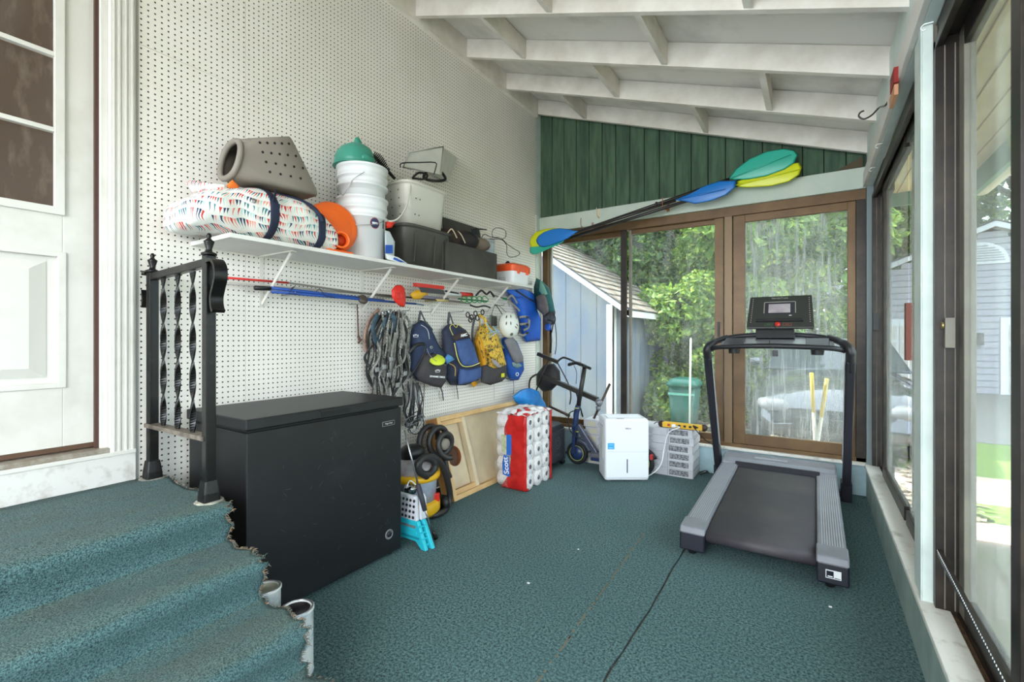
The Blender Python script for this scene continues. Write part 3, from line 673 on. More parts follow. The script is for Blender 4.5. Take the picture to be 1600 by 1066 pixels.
ba=bin_('perforated_basket','basket_wall','white square perforated basket with looped handles standing on the charcoal bin','basket',.19,2.26,Zb,.115,.165,.14,.20,.275,PEARL,e=5)
mb=MB()
for i in range(5):
    for j in range(3):
        z=Zb+.07+.05*i; k=(z-Zb)/.275; y=2.26-.165-(.035)*k; mb.lathe([(0,0),(.005,0),(.005,.001),(0,.001)],(.10+.07*j,y-.0015,z),(0,-1,.1),8)
        if j<2 and i%2==0: x=.19+.115+.025*k; mb.lathe([(0,0),(.005,0),(.005,.001),(0,.001)],(x+.0015,2.14+.035*j,z),(1,0,.1),8)
mb.build('vent_holes',mat('hole_grey',(96,92,86),.9),ba)['kind']='stuff'
hp=[at(641,283,'x',.30),at(640,300,'x',.325),at(634,325,'x',.34),at(622,342,'x',.33),at(608,346,'x',.31),at(602,338,'x',.27),at(600,318,'x',.24)]
MB().tube(spline(hp,6),.009,6,flat=.45).build('handle',PEARL,ba)
MB().tube(spline([at(626,262,'x',.3),at(628,255,'x',.3),at(655,254,'x',.3),at(680,254,'x',.3),at(681,262,'x',.3),at(678,272,'x',.3)],3),.004,6).build('dark_wire_bail',BLK,ba)
for nm,lab,pts,rr in (('cable_coil','coil of black cable heaped in the white perforated basket, left in the pile',[(645,278),(655,270),(668,274),(662,280),(650,279)],.007),('cable_coil','thick black cable loop heaped in the white perforated basket, right in the pile',[(662,276),(672,264),(688,268),(696,280),(684,283),(668,281)],.010)):
    P=[at(x,y,'x',.2+.03*(i%2)) for i,(x,y) in enumerate(pts)]
    o=MB().tube(spline(P,5,True),rr,6,closed=True).build(nm,BLK,None); tag(o,lab,'cable')
fz=thing('frosted_bin','frosted clear plastic bin tipped on its side on top of the perforated basket','bin',(.1,2.36,Zb+.28))
FROST=mat('frosted_plastic',(222,220,214),.35,c2=(204,204,200),sc=5)
A=[at(634,238,'x',.16),at(697,226,'x',.16),at(718,257,'x',.16),at(694,288,'x',.16),at(632,262,'x',.16)]
f1=[at(629,262,'x',.26),at(638,238,'x',.26),at(692,229,'x',.26),at(687,272,'x',.26)]
b1_=[at(645,255,'x',.07),at(652,236,'x',.07),at(712,232,'x',.07),at(716,262,'x',.07)]
# a tapered box, open side down-left
P=[f1[0],f1[1],f1[2],f1[3]]; Q=[at(655,262,'x',.04),at(658,238,'x',.04),at(716,246,'x',.04),at(700,286,'x',.04)]
MB().loft([P,Q],smooth=False).build('bin_wall',FROST,fz,bevel=.008)
MB().tube([f1[0]+X*.004,f1[1]+X*.004,f1[2]+X*.004,f1[3]+X*.004],.005,6,closed=True).build('rim',FROST,fz)
# dustpan & red piece
t=thing('dust_pan','blue and white dust pan leaning on the shelf edge beside the charcoal bin','dustpan',(.3,2.08,ZS))
o=[at(601,360,'x',.33),at(609,362,'x',.33),at(617,378,'x',.33),at(616,402,'x',.33),at(602,404,'x',.33)]
MB().pillow(o,(1,-.3,0),.008,.012,p=5).build('pan',mat('clear_grey_plastic',(190,198,204),.3),t)
MB().prism([at(602,383,'x',.342),at(613,383,'x',.342),at(613,396,'x',.342),at(602,396,'x',.342)],(.004,0,0)).build('blue_band',mat('royal_blue',(38,86,178),.4),t)
MB().pillow([at(603,397,'x',.35),at(622,402,'x',.35),at(637,412,'x',.355),at(625,411,'x',.355),at(604,405,'x',.35)],(1,0,.5),.006,.004).build('handle',WPL,t)
MB().pillow([at(616,402,'x',.362),at(633,410,'x',.362),at(626,410,'x',.362),at(614,405,'x',.362)],(1,0,.5),.004,.001).build('handle_grip',mat('royal_blue',(38,86,178),.4),t)
o=MB().pillow([at(603,346,'x',.3),at(618,347,'x',.3),at(612,356,'x',.3),at(604,357,'x',.3)],(1,-.2,0),.02,.02).build('red_scraper',mat('red_plastic',(222,48,34),.4),None); tag(o,'small red plastic piece wedged between the buckets and the charcoal bin','tool')
# black crate with folded gear
BCR=mat('black_crate',(58,54,50),.55,c2=(70,66,60),sc=8)
t=thing('black_crate','long black plastic crate on the shelf filled with dark straps and gear','crate',(.2,2.85,ZS))
y0=at(694,400,'x',.34).y; y1=at(776,420,'x',.34).y; zt_=ZS+.205
MB().box(.335,.343,y0,y1,ZS,zt_).box(.05,.343,y0,y0+.008,ZS,zt_).box(.05,.343,y1-.008,y1,ZS,zt_).box(.05,.058,y0,y1,ZS,zt_).box(.05,.343,y0,y1,ZS,ZS+.006).build('crate_wall',BCR,t,bevel=.002)
MB().prism([at(692,339,'x',.12),at(749,357,'x',.12),at(752,376,'x',.12),at(694,378,'x',.12)],(-.008,0,0)).build('crate_lid',BCR,t)
MB().tube([at(748,358,'x',.12),at(760,359,'x',.12)],.006,6).build('lid_pin',BLK,t)
for lab,px,py,w_,h_,m in (('brown black camera pouch with a pale cord lying in the black crate, left end',702,372,20,13,mat('dark_brown_nylon',(52,38,32),.8)),('black buckled pouch in the middle of the black crate',728,375,22,14,mat('black_nylon',(34,30,30),.7)),('taupe fabric pouch lying at the right end of the black crate',746,383,22,10,mat('taupe_nylon',(112,98,86),.8))):
    z=zt_; c=at(px,py,'x',.25); o=[c+Vector((.04*math.cos(q)*1,(w_/220)*math.cos(q)*1.1,(h_/190)*math.sin(q))) for q in [2*PI*k/12 for k in range(12)]]
    ob=MB().pillow(o,(1,-.2,.4),.05,.06).wobble(.012,14,px).build('gear_pouch',m,None); tag(ob,lab,'pouch','gear in the black crate')
for k,(a_,b_,c_) in enumerate((((699,365),(706,358),(714,372)),((712,360),(720,366),(727,380)))):
    o=MB().tube(spline([at(*a_,'x',.29),at(*b_,'x',.31),at(*c_,'x',.32)],6),.004,6).build('cord',mat('cream_cord',(206,188,160),.7),None); tag(o,('cream cord curling over the left camera pouch in the black crate','cream cord crossing the middle of the black crate')[k],'cord')
o=MB().prism([at(735,358,'x',.31),at(744,356,'x',.31),at(749,367,'x',.31),at(738,368,'x',.31)],(.012,0,0)).build('buckle_plate',BLK,None,bevel=.003); tag(o,'square black buckle standing up out of the black crate','buckle')
# jar with green tape
t=thing('clear_jar','tall clear plastic jar standing behind the orange and white cooler','jar',(.14,3.22,ZS))
CLR=mat('clear_plastic',(206,216,220),.15,c2=(170,184,192),sc=12)
MB().lathe([(0,0),(.05,0),(.054,.02),(.054,.345),(.048,.36),(0,.36)],(.09,3.24,ZS),n=24).build('jar_wall',CLR,t)
MB().lathe([(0,.355),(.057,.355),(.057,.385),(0,.385)],(.09,3.24,ZS),n=20).build('jar_lid',mat('lid_pale',(170,176,178),.4),t)
o=MB().lathe([(.028,.0),(.05,.0),(.05,.07),(.028,.07),(.028,0)],(.2,2.93,ZS+.207),n=18).build('tape_roll',mat('lime_tape',(126,164,70),.5,c2=(60,90,44),sc=30),None); tag(o,'lime green roll of tape at the far end of the black crate','tape')
o=MB()
P=[(752,372),(757,366),(766,370),(776,372),(785,374),(793,382),(805,390),(812,395),(808,400),(797,402),(792,396),(791,382),(780,372),(770,370),(770,360),(778,356),(789,360),(790,370),(782,374),(765,373)]
o.tube(spline([at(x,y,'x',.22+.02*math.sin(i)) for i,(x,y) in enumerate(P)],6),.0028,6)
ob=o.build('thin_cable',BLK,None); tag(ob,'thin black cable looping above the clear jar and the cooler','cable')
# cooler
t=thing('small_cooler','small white cooler with an orange lid at the far end of the shelf','cooler',(.24,3.38,ZS))
ya,yb_=3.24,3.52
MB().loft([rrect((.235,3.38,ZS),X,Y,.10,.125,9,32),rrect((.235,3.38,ZS+.105),X,Y,.112,.14,9,32)],smooth=False).build('cooler_body',WPL,t,bevel=.003)
OR2=mat('orange_lid',(240,92,40),.4)
MB().loft([rrect((.235,3.38,ZS+.104),X,Y,.118,.147,9,32),rrect((.235,3.38,ZS+.155),X,Y,.118,.147,9,32),rrect((.235,3.38,ZS+.172),X,Y,.095,.12,9,32)],smooth=False).build('lid',OR2,t,bevel=.003)
for y in (3.31,3.45): MB().box(.345,.36,y-.012,y+.012,ZS+.085,ZS+.125).build('latch',OR2,t,bevel=.002)
for k in range(4): MB().box(.20+.018*k,.206+.018*k,3.247,3.252,ZS+.02,ZS+.09).build('rib',mat('cooler_rib',(176,180,180),.5),t)
MB().lathe([(0,0),(.022,0),(.02,.018),(.008,.03),(0,.03)],(.23,3.33,ZS+.172),n=16).build('lid_knob',BLK,t)
# ================================================================== tools on hooks under the shelf
RED=mat('red_paint',(206,44,38),.4); BLUE=mat('blue_tube',(32,76,158),.35); GRYP=mat('grey_pole',(122,116,108),.5); REDP=mat('red_plastic',(222,48,34),.4)
YEL=mat('yellow_plastic',(226,168,30),.45); GRN=mat('green_plastic',(30,140,70),.45)
def pole(name,label,cat,segs,group=None,extra=None):
    t=thing(name,label,cat,segs[0][0])
    for nm,(p,q,r,m) in zip([s[4] for s in segs],[s[:4] for s in segs]):
        MB().tube([p,V3(p).lerp(V3(q),.5),q],r,8).build(nm,m,t)
    return t
A=lambda px,py,x=.08: tuple(at(px,py,'x',x))
pole('long_pole','red fronted grey fishing pole, topmost of the poles hung under the shelf','pole',[(A(352,434),A(450,442),.006,RED,'red_section'),(A(450,442),A(620,466),.0055,GRYP,'grey_section')])
pole('long_pole','dark grey pole hanging just under the red fronted pole','pole',[(A(352,443,.06),A(560,458,.06),.006,mat('pale_pole',(168,164,158),.5),'pale_section'),(A(560,458,.06),A(720,472,.06),.006,mat('dark_pole',(66,60,54),.5),'dark_section')])
t=pole('blue_paddle_shaft','blue tube with black end cap, upper of the two blue tubes under the shelf','pole',[(A(422,450,.11),A(600,470,.11),.009,BLUE,'blue_tube'),(A(398,450,.11),A(422,451,.11),.012,BLK,'end_cap')])
t=pole('blue_paddle_shaft','blue tube ending in a grey tip, lower of the two blue tubes under the shelf','pole',[(A(424,456,.13),A(650,475,.13),.007,BLUE,'blue_tube'),(A(650,475,.13),A(662,477,.13),.005,mat('blue_grey',(98,124,150),.5),'tip')])
for k,(a_,b_) in enumerate((((460,448),(452,458)),((500,452),(508,462)))):
    o=MB().tube(spline([A(a_[0]-6,a_[1]+4,.14),A(*a_,.15),A(*b_,.15),A(b_[0]+14,b_[1]+2,.14)],4),.002,5).build('lashing_cord',BLK,None)
    tag(o,('thin black cord knotted on the blue tubes near the first shelf bracket','thin black cord knotted midway along the blue tubes')[k],'cord')
t=thing('fishing_reel','dark oval reel hanging on the grey pole left of the red scoop','reel',A(567,468,.13))
MB().lathe([(0,-.012),(.026,-.012),(.032,0),(.026,.012),(0,.012)],A(567,468,.13),(.9,-.2,.5),18).build('spool',mat('reel_brown',(72,62,52),.4),t)
MB().tube([A(560,468,.13),A(548,462,.10)],.004,6).build('crank',BLK,t)
t=thing('red_scoop','red curved plastic scoop hanging under the shelf, widest of the hung tools','scoop',A(623,462,.18))
ol=[at(x,y,'x',.18) for x,y in ((618,446),(626,445),(632,450),(634,462),(634,474),(632,480),(625,479),(617,472),(612,463),(612,453))]
MB().pillow(ol,(1,-.5,.1),.018,.006).build('scoop_blade',REDP,t)
MB().tube(spline([at(620,458,'x',.20),at(626,458,'x',.205),at(627,466,'x',.205),at(621,467,'x',.20)],4,True),.003,5,closed=True).build('raised_oval',REDP,t)
t=thing('snow_brush','red and black bristle brush lying on hooks under the shelf','brush',A(668,447,.1))
MB().bar(A(648,445,.12),A(692,450,.12),.03,.025).build('brush_back',REDP,t)
mb=MB()
for i in range(26):
    p=at(655+i*1.5,449+i*.17,'x',.13); mb.bar(p,p+Vector((.01,.01,-.035)),.006)
mb.build('bristles',BLK,t)['kind']='stuff'
MB().tube([A(696,455,.12),A(716,459,.12)],.007,6).build('handle',BLK,t)
t=thing('yellow_grip_tool','hand tool with a chunky yellow grip hanging right of the red scoop','tool',A(655,460,.12))
MB().pillow([at(x,y,'x',.12) for x,y in ((640,460),(650,453),(662,454),(671,458),(666,462),(656,468),(646,468))],(1,-.3,.2),.022,.02).build('grip',YEL,t)
MB().tube([A(660,464,.12),A(700,468,.12)],.011,8).build('shaft',mat('slate_grey',(112,108,122),.5),t)
pole('striped_roller','white handled roller with a ribbed red sleeve under the shelf','roller',[(A(698,459,.11),A(722,461,.11),.013,WPL,'white_handle'),(A(720,460,.11),A(737,461,.11),.018,RED,'red_sleeve'),(A(737,461,.11),A(744,461,.11),.012,WPL,'white_tip')])
t=thing('green_reel','green plastic cord reel hanging under the shelf by the helmet','reel',A(740,468,.14))
for k in range(5):
    MB().tube(spline([A(720+8*k,468,.15),A(725+8*k,463,.15),A(731+8*k,469,.16),A(725+8*k,473,.15)],4,True),.004,5,closed=True).build('green_loop',GRN,t)
MB().tube([A(716,467,.13),A(762,471,.13)],.006,6).build('green_bar',mat('dark_green_plastic',(22,92,58),.5),t)
pole('grey_rod','grey brown rod with a cream sleeve running under the yellow grip','rod',[(A(664,470,.15),A(682,470,.15),.005,mat('olive_rod',(110,98,62),.5),'rod_section'),(A(682,469,.15),A(700,470,.15),.008,mat('cream_sleeve',(206,184,116),.5),'sleeve'),(A(700,471,.15),A(735,475,.15),.005,GRYP,'rod_section')])
t=thing('black_clamp','black hand clamp with an angled jaw at the far end of the tool row','clamp',A(755,456,.12))
MB().tube(spline([A(744,462,.13),A(752,454,.13),A(760,460,.13),A(766,456,.13),A(772,464,.13)],4),.009,6).build('clamp_jaw',BLK,t)
MB().tube(spline([A(735,477,.15),A(745,480,.16),A(757,478,.16),A(766,481,.16)],4),.007,6).build('clamp_handle',BLK,t)
t=thing('folding_saw','slim dark tool with a green grip running towards the blue vest','tool',A(780,464,.1))
MB().tube([A(768,460,.1),A(786,466,.1)],.006,6).build('shaft',GRYP,t); MB().tube([A(785,466,.1),A(792,468,.1)],.009,6).build('grip',GRN,t)
# pegboard hooks
def hook(px,py,lab,L=.16):
    p=at(px,py,'x',0.0); 
    o=MB().tube([(0,p.y,p.z),(L*.5,p.y,p.z),(L,p.y,p.z),(L+.01,p.y,p.z+.015)],.003,6).build('peg_hook',STEEL,None); tag(o,lab,'hook','metal hooks in the pegboard')
for px,py,lab in ((440,462,'metal peg hook holding the left end of the blue tubes'),(545,476,'metal peg hook with a short spur under the middle of the blue tubes'),(620,486,'metal peg hook between strap bundle and navy bag'),(655,488,'metal peg hook carrying the navy and charcoal bag'),(705,488,'metal peg hook carrying the blue backpack with yellow piping'),(745,487,'metal peg hook carrying the yellow print backpack'),(770,478,'metal peg hook carrying the grey cap strap of the helmet')): hook(px,py,lab,.12)
# thin rod hanging
t=thing('hanging_strap','thin brown leather strap hanging alone left of the strap bundle','strap',A(561,475,.02))
MB().tube([A(558,475,.02),A(559,500,.02),A(560,525,.02)],.004,5).build('strap_body',mat('brown_leather',(92,62,50),.7),t)
MB().tube([A(560,525,.02),A(563,532,.02),A(560,536,.02)],.008,5).build('strap_end',mat('brown_leather',(92,62,50),.7),t)
# hanging cords over vest etc
# ================================================================== bundle of straps
WEB=mat('grey_webbing',(150,148,142),.8,c2=(104,102,98),sc=40,bmp=.3,bsc=300); WEBD=mat('dark_webbing',(62,60,60),.8,c2=(34,34,36),sc=30,bmp=.3,bsc=300)
SPK=mat('speckled_webbing',(196,194,188),.8,c2=(70,68,66),sc=160,lo=.48,hi=.52)
def loop(t,pts,x,r,m,nm='strap_loop',flat=.35,dx=.02):
    P=[at(px,py,'x',x+dx*math.sin(i*1.7)) for i,(px,py) in enumerate(pts)]
    MB().tube(spline(P,6),r,6,flat=flat).build(nm,m,t)
t=thing('strap_bundle','big tangled bundle of grey and speckled tie down straps hanging over the freezer end','straps',A(605,480,.05))
loop(t,[(592,484),(578,500),(571,525),(573,548),(580,540)],.05,.016,mat('dusty_pink_webbing',(176,142,126),.8,c2=(120,98,90),sc=40))
loop(t,[(590,492),(583,512),(588,535),(596,520),(604,496)],.09,.022,mat('slate_blue_cloth',(72,98,114),.85,c2=(50,62,72),sc=20),'cloth_strap',.5)
loop(t,[(606,488),(616,500),(612,520),(604,512)],.10,.02,mat('slate_blue_cloth',(72,98,114),.85),'cloth_strap',.5)
loop(t,[(596,486),(600,510),(598,540),(594,575),(590,605),(596,640)],.07,.009,SPK)
loop(t,[(610,486),(606,515),(604,545),(598,575),(592,590)],.11,.011,SPK)
loop(t,[(592,530),(578,545),(570,558),(575,570),(588,585),(592,600),(590,640)],.06,.009,WEBD)
loop(t,[(588,533),(594,548),(590,565),(582,580),(586,610),(588,640)],.09,.009,WEB)
loop(t,[(616,486),(612,520),(608,560),(614,590),(620,612)],.10,.012,WEB)
loop(t,[(624,484),(620,520),(616,560),(610,585),(612,560),(618,520)],.12,.011,WEB)
loop(t,[(630,486),(628,520),(634,545),(630,565),(618,575)],.13,.010,WEB)
loop(t,[(634,486),(632,510),(638,540),(632,580),(622,605)],.09,.010,SPK)
loop(t,[(640,510),(636,540),(640,575),(642,605),(636,615),(628,608),(626,590)],.12,.006,WEB)
loop(t,[(626,486),(640,505),(638,540),(642,580)],.06,.010,SPK)
loop(t,[(600,560),(606,585),(612,605),(618,640)],.10,.010,WEBD)
loop(t,[(592,590),(596,615),(600,640)],.12,.008,WEB); loop(t,[(598,590),(604,612),(610,642)],.12,.008,WEB)
loop(t,[(584,590),(582,615),(583,636)],.09,.008,WEBD); loop(t,[(590,595),(590,615),(592,640)],.07,.011,WEBD)
loop(t,[(604,585),(600,610),(606,640)],.07,.012,WEBD)
loop(t,[(612,515),(618,545),(610,575),(606,560),(604,540)],.05,.03,WEBD,'dark_pouch',.6)
loop(t,[(628,545),(634,570),(628,590),(622,600)],.05,.028,WEBD,'dark_pouch',.6)
random.seed(21)
for k in range(14):
    x0=578+k*4.1+random.uniform(-2,2); m=random.choice((WEB,SPK,WEBD,WEBD,BLK)); 
    loop(t,[(600+k*1.8,487),(x0+random.uniform(-3,3),520),(x0+random.uniform(-5,5),552),(x0+random.uniform(-6,6),585),(x0*.6+240+random.uniform(-6,6),618),(x0*.6+242,640)],.05+.005*k,random.uniform(.006,.011),m)
for px,py in ((597,578),(608,565),(618,606),(604,590),(630,588),(586,582)):
    MB().obox(at(px,py,'x',.14),(.008,0,0),(0,.03,0.004),(0,0,.03)).build('buckle',mat('buckle_grey',(150,150,152),.35,.4),t,bevel=.003)
for px,py in ((600,489),(609,487)): MB().lathe([(.008,0),(.016,0),(.016,.006),(.008,.006)],at(px,py,'x',.13),(1,-.2,0),14).build('ring',STEEL,t)
# grey cable bundle below, behind the freezer end
t=thing('cable_bundle','bundle of grey and black cables hanging below the straps beside the freezer','cables',A(650,640,.1))
random.seed(3)
for k in range(13):
    x0=632+k*2.2; m=(WEBD,BLK,mat('grey_cable',(128,128,132),.5))[k%3]
    pts=[(x0-2+random.uniform(-3,3),600+random.uniform(-4,4)),(x0+random.uniform(-2,2),625),(x0+random.uniform(-6,6),645),(x0*.5+322+random.uniform(-5,5),662+random.uniform(0,8))]
    loop(t,pts,.08+.008*k,.005,m,'cable',1.0)
loop(t,[(648,600),(646,625),(640,650),(634,665)],.06,.035,mat('grey_sheet_rubber',(96,98,104),.6),'flat_hose',.3)
for k in range(7):
    c=at(645+k,655+k*1.5,'x',.16); MB().tube([c+Vector((0,.07*math.cos(q+k),.035*math.sin(q)+.03*math.cos(q+k*.7))) for q in [2*PI*j/16 for j in range(16)]],.0035,5,closed=True).build('cable_loop',(BLK,mat('grey_cable',(128,128,132),.5))[k%2],t)
loop(t,[(663,600),(662,625),(661,645),(663,652)],.03,.006,mat('brown_leather',(92,62,50),.7),'thin_strap',.5)

# ================================================================== hanging packs
def pts(l,x): return [at(a,b,'x',x) for a,b in l]
def dens(l,k=3): # densify polygon
    out=[]
    for i in range(len(l)):
        a,b=l[i],l[(i+1)%len(l)]
        for j in range(k): out.append((a[0]+(b[0]-a[0])*j/k,a[1]+(b[1]-a[1])*j/k))
    return out
NV=mat('navy_nylon',(52,66,98),.75,c2=(40,52,82),sc=12,bmp=.25,bsc=60); CH=mat('charcoal_nylon',(70,66,68),.8,c2=(58,55,58),sc=10,bmp=.25,bsc=60)
GST=mat('grey_strap',(84,86,92),.8)
N_=Vector((1,-.35,.05))
t=thing('disc_bag','navy and charcoal shoulder bag with white crown prints and a bulging front pocket','bag',A(657,486,.05))
MB().pillow(pts(dens([(641,520),(646,508),(657,500),(668,504),(676,520),(685,540),(697,556),(698,585),(690,602),(668,600),(650,594),(640,578)]),.04),N_,.09,.03).build('bag_body',NV,t)
MB().pillow(pts(dens([(662,554),(668,552),(682,560),(693,568),(698,572),(697,596),(690,606),(676,604),(656,596),(650,588),(656,570)]),.13),N_,.035,.07,p=4).build('front_pocket',CH,t)
MB().pillow(pts(dens([(670,556),(676,551),(688,556),(696,566),(690,570),(678,568)],2),.155),N_,.012,.01).build('disc_slot',BLK,t)
MB().tube([A(654,503,.06),A(657,486,.08)],.011,6,flat=.3).build('strap',GST,t); MB().tube([A(657,486,.08),A(664,502,.07),A(676,516,.08)],.009,6,flat=.3).build('strap',GST,t)
MB().tube(spline([A(640,552,.16),A(650,540,.18),A(663,538,.18),A(664,548,.18),A(656,566,.17),A(640,590,.15)],5),.013,6,flat=.5).build('shoulder_strap',BLK,t)
MB().tube(spline([A(658,508,.15),A(665,512,.15),A(669,518,.16),A(671,530,.16)],4),.002,5).build('piping',WPL,t)
MB().tube(spline([A(667,545,.19),A(672,556,.2),A(683,565,.2),A(698,571,.19)],5),.0018,5).build('pocket_piping',mat('grey_piping',(150,152,156),.6),t)
MB().tube([A(686,600,.05),A(691,612,.04),A(693,626,.03)],.009,5,flat=.3).build('strap_tail',GST,t)
wp=at(650,524,'x',.145); 
def crown(o,s,par,m=WPL):
    U=Vector((.3,1,0)).normalized(); V=Z
    c=[(-1,-.5),(-1.2,.5),(-.6,.05),(-.35,.8),(0,.1),(.35,.8),(.6,.05),(1.2,.5),(1,-.5)]
    mb=MB()
    for a,b in zip(c[:-1],c[1:]): mb.bar(o+U*a[0]*s+V*a[1]*s,o+U*b[0]*s+V*b[1]*s,s*.16,.002)
    mb.bar(o+U*-1*s-V*.5*s,o+U*1*s-V*.5*s,s*.16,.002)
    return mb.build('crown_print',m,par)
crown(at(649,525,'x',.135)+X*.004,.016,t); q=at(684,580,'x',.178); crown(at(684,580,'x',.195),.016,t)
text('bag_text','DYNAMIC DISCS',.0165,at(683,589,'x',.178)+Vector((.003,0,0)),(.33,1,-.12),(0,.12,1),WPL,t,.0012,bold=.0006)
MB().lathe([(.006,-.002),(.011,-.002),(.011,.002),(.006,.002)],at(674,543,'x',.17),(1,-.3,0),12).build('metal_ring',STEEL,t)
o=MB().lathe([(0,.004),(.05,.002),(.058,-.004),(.06,-.012),(.055,-.010),(0,-.004)],at(683,561,'x',.185),(.55,-.35,.85),28).build('flying_disc',mat('lime_disc',(206,222,60),.4),None)
tag(o,'lime yellow flying disc sitting in the pocket of the navy and charcoal bag','disc')
t=thing('blue_backpack','blue backpack with a yellow piped front panel, third pack space from the strap bundle','backpack',A(704,488,.05))
MB().pillow(pts(dens([(690,516),(700,506),(716,508),(728,516),(737,534),(746,560),(752,580),(748,594),(728,602),(704,602),(695,590),(692,560)]),.04),N_,.10,.03).build('pack_body',mat('dusk_navy',(58,66,88),.8,c2=(44,50,72),sc=12),t)
B2=mat('denim_blue',(72,98,152),.7,c2=(58,82,134),sc=10,bmp=.25,bsc=60)
MB().pillow(pts(dens([(711,532),(734,528),(742,545),(748,566),(749,570),(735,574),(722,571),(716,556)]),.15),N_,.02,.03,p=4).build('front_panel',B2,t)
MB().pillow(pts(dens([(717,576),(735,577),(752,573),(752,590),(740,597),(717,602),(716,590)]),.12),N_,.035,.04,p=4).build('lower_pocket',B2,t)
MB().tube(spline(pts([(710,536),(714,556),(719,568),(726,573),(738,572),(750,567)],.175),5),.004,6).build('yellow_piping',mat('pale_yellow',(222,212,116),.6),t)
MB().pillow(pts(dens([(707,527),(711,523),(728,517),(735,525),(711,533)],2),.165),N_,.01,.01,p=4).build('brown_patch',mat('dark_brown_patch',(62,46,46),.7),t)
text('patch_text','AMC',.028,at(725,524,'x',.183),(.33,1,.22),(0,-.2,1),WPL,t,.0012,bold=.0012)
MB().tube([A(700,506,.07),A(702,488,.09)],.013,6,flat=.3).build('strap',GST,t); MB().tube([A(702,488,.09),A(708,506,.07)],.011,6,flat=.3).build('strap',GST,t)
MB().tube(spline([A(708,524,.16),A(703,512,.15),A(707,507,.15),A(713,512,.15),A(716,506,.15),A(722,512,.15)],4),.003,5).build('yellow_cord',mat('pale_yellow',(222,212,116),.6),t)
MB().tube(spline([A(702,568,.16),A(711,574,.16),A(711,588,.16)],4),.004,5).build('side_cord',mat('ochre_cord',(196,158,84),.6),t)
MB().tube([A(690,520,.06),A(695,535,.04),A(692,552,.05)],.006,5,flat=.4).build('side_strap',GST,t)
MB().tube([A(713,600,.05),A(715,614,.03),A(716,624,.03)],.009,5,flat=.3).build('strap_tail',GST,t)
o=MB().pillow(pts([(694,560),(700,553),(706,556),(710,562),(703,566),(698,570)],.15),N_,.02,.01).wobble(.006,40).build('blue_rag',mat('sky_rag',(84,144,196),.8),None); tag(o,'crumpled sky blue rag clipped between the two navy packs','rag')
# yellow print backpack
m,nt,b=nodes('yellow_print'); v=coord(nt); vo=nt.nodes.new('ShaderNodeTexVoronoi'); vo.inputs['Scale'].default_value=55; nt.links.new(v,vo.inputs['Vector'])
k1=ramp(nt,vo.outputs['Distance'],.28,.36,(1,1,1),(0,0,0)); k2=ramp(nt,noise(nt,v,30,2),.55,.6)
cc=mixc(nt,k1,srgb(226,186,70),srgb(150,90,60)); nt.links.new(mixc(nt,k2,cc,srgb(90,84,48)),b.inputs['Base Color']); b.inputs['Roughness'].default_value=.8
YP=m; YC=mat('mustard_cloth',(226,158,34),.8,bmp=.2)
t=thing('printed_backpack','mustard yellow printed backpack with a charcoal bottom pocket, hung beside the helmet','backpack',A(748,490,.05))
MB().pillow(pts(dens([(740,535),(748,512),(760,505),(772,512),(782,540),(790,570),(790,592),(775,598),(755,596),(750,575),(744,556)]),.04),N_,.10,.02).build('pack_body',YP,t)
MB().pillow(pts(dens([(741,534),(748,522),(753,540),(758,570),(756,592),(750,588),(745,560)]),.06),N_,.07,.02).build('yellow_side',YC,t)
MB().pillow(pts(dens([(763,544),(784,542),(786,556),(772,562),(764,556)]),.15),N_,.02,.02,p=4).build('upper_pocket',YP,t)
MB().pillow(pts(dens([(752,572),(760,570),(772,576),(791,570),(792,588),(785,596),(766,602),(752,598)]),.12),N_,.035,.05,p=4).build('bottom_pocket',CH,t)
MB().pillow(pts([(768,560),(776,564),(784,574),(778,575),(770,568)],.155),N_,.01,.01).build('pocket_mouth',mat('pale_grey_cloth',(156,148,152),.7),t)
MB().prism(pts([(783,584),(788,583),(788,589),(783,590)],.164),(.003,0,0)).build('yellow_tab',mat('lime_tab',(210,208,40),.6),t)
MB().tube(spline([A(741,548,.08),A(738,520,.07),A(742,497,.07),A(748,492,.08)],5),.013,6,flat=.35).build('strap',GST,t)
MB().tube(spline([A(748,492,.09),A(750,510,.12),A(748,530,.15),A(756,560,.15)],5),.012,6,flat=.35).build('print_strap',YP,t)
MB().tube(spline([A(748,492,.09),A(758,500,.12),A(762,520,.13)],5),.012,6,flat=.35).build('print_strap',YP,t)
for px,py in ((731,492),(737,496),(743,490),(735,500),(746,497),(754,488)):
    MB().tube(rrect(at(px,py,'x',.13),Y,Z,.022,.02,2,10),.005,5,closed=True).build('black_clip',BLK,t)
MB().pillow(pts([(738,596),(744,594),(747,600),(740,606),(736,600)],.05),N_,.01,.01).build('yellow_tail',YC,t)
MB().tube([A(772,600,.04),A(772,615,.02),A(772,624,.02)],.005,5,flat=.3).build('strap_tail',GST,t)
o=MB()
for a_,b_ in (((760,505),(768,520)),((762,522),(780,516)),((764,527),(778,519)),((765,513),(772,520)),((770,510),(776,518))): o.bar(A(*a_,.17),A(*b_,.17),.008,.006)
ob=o.build('clear_blue_clip',mat('pale_blue_plastic',(150,190,214),.3),None); tag(ob,'pale blue clear plastic clip tangled above the yellow printed backpack','clip')
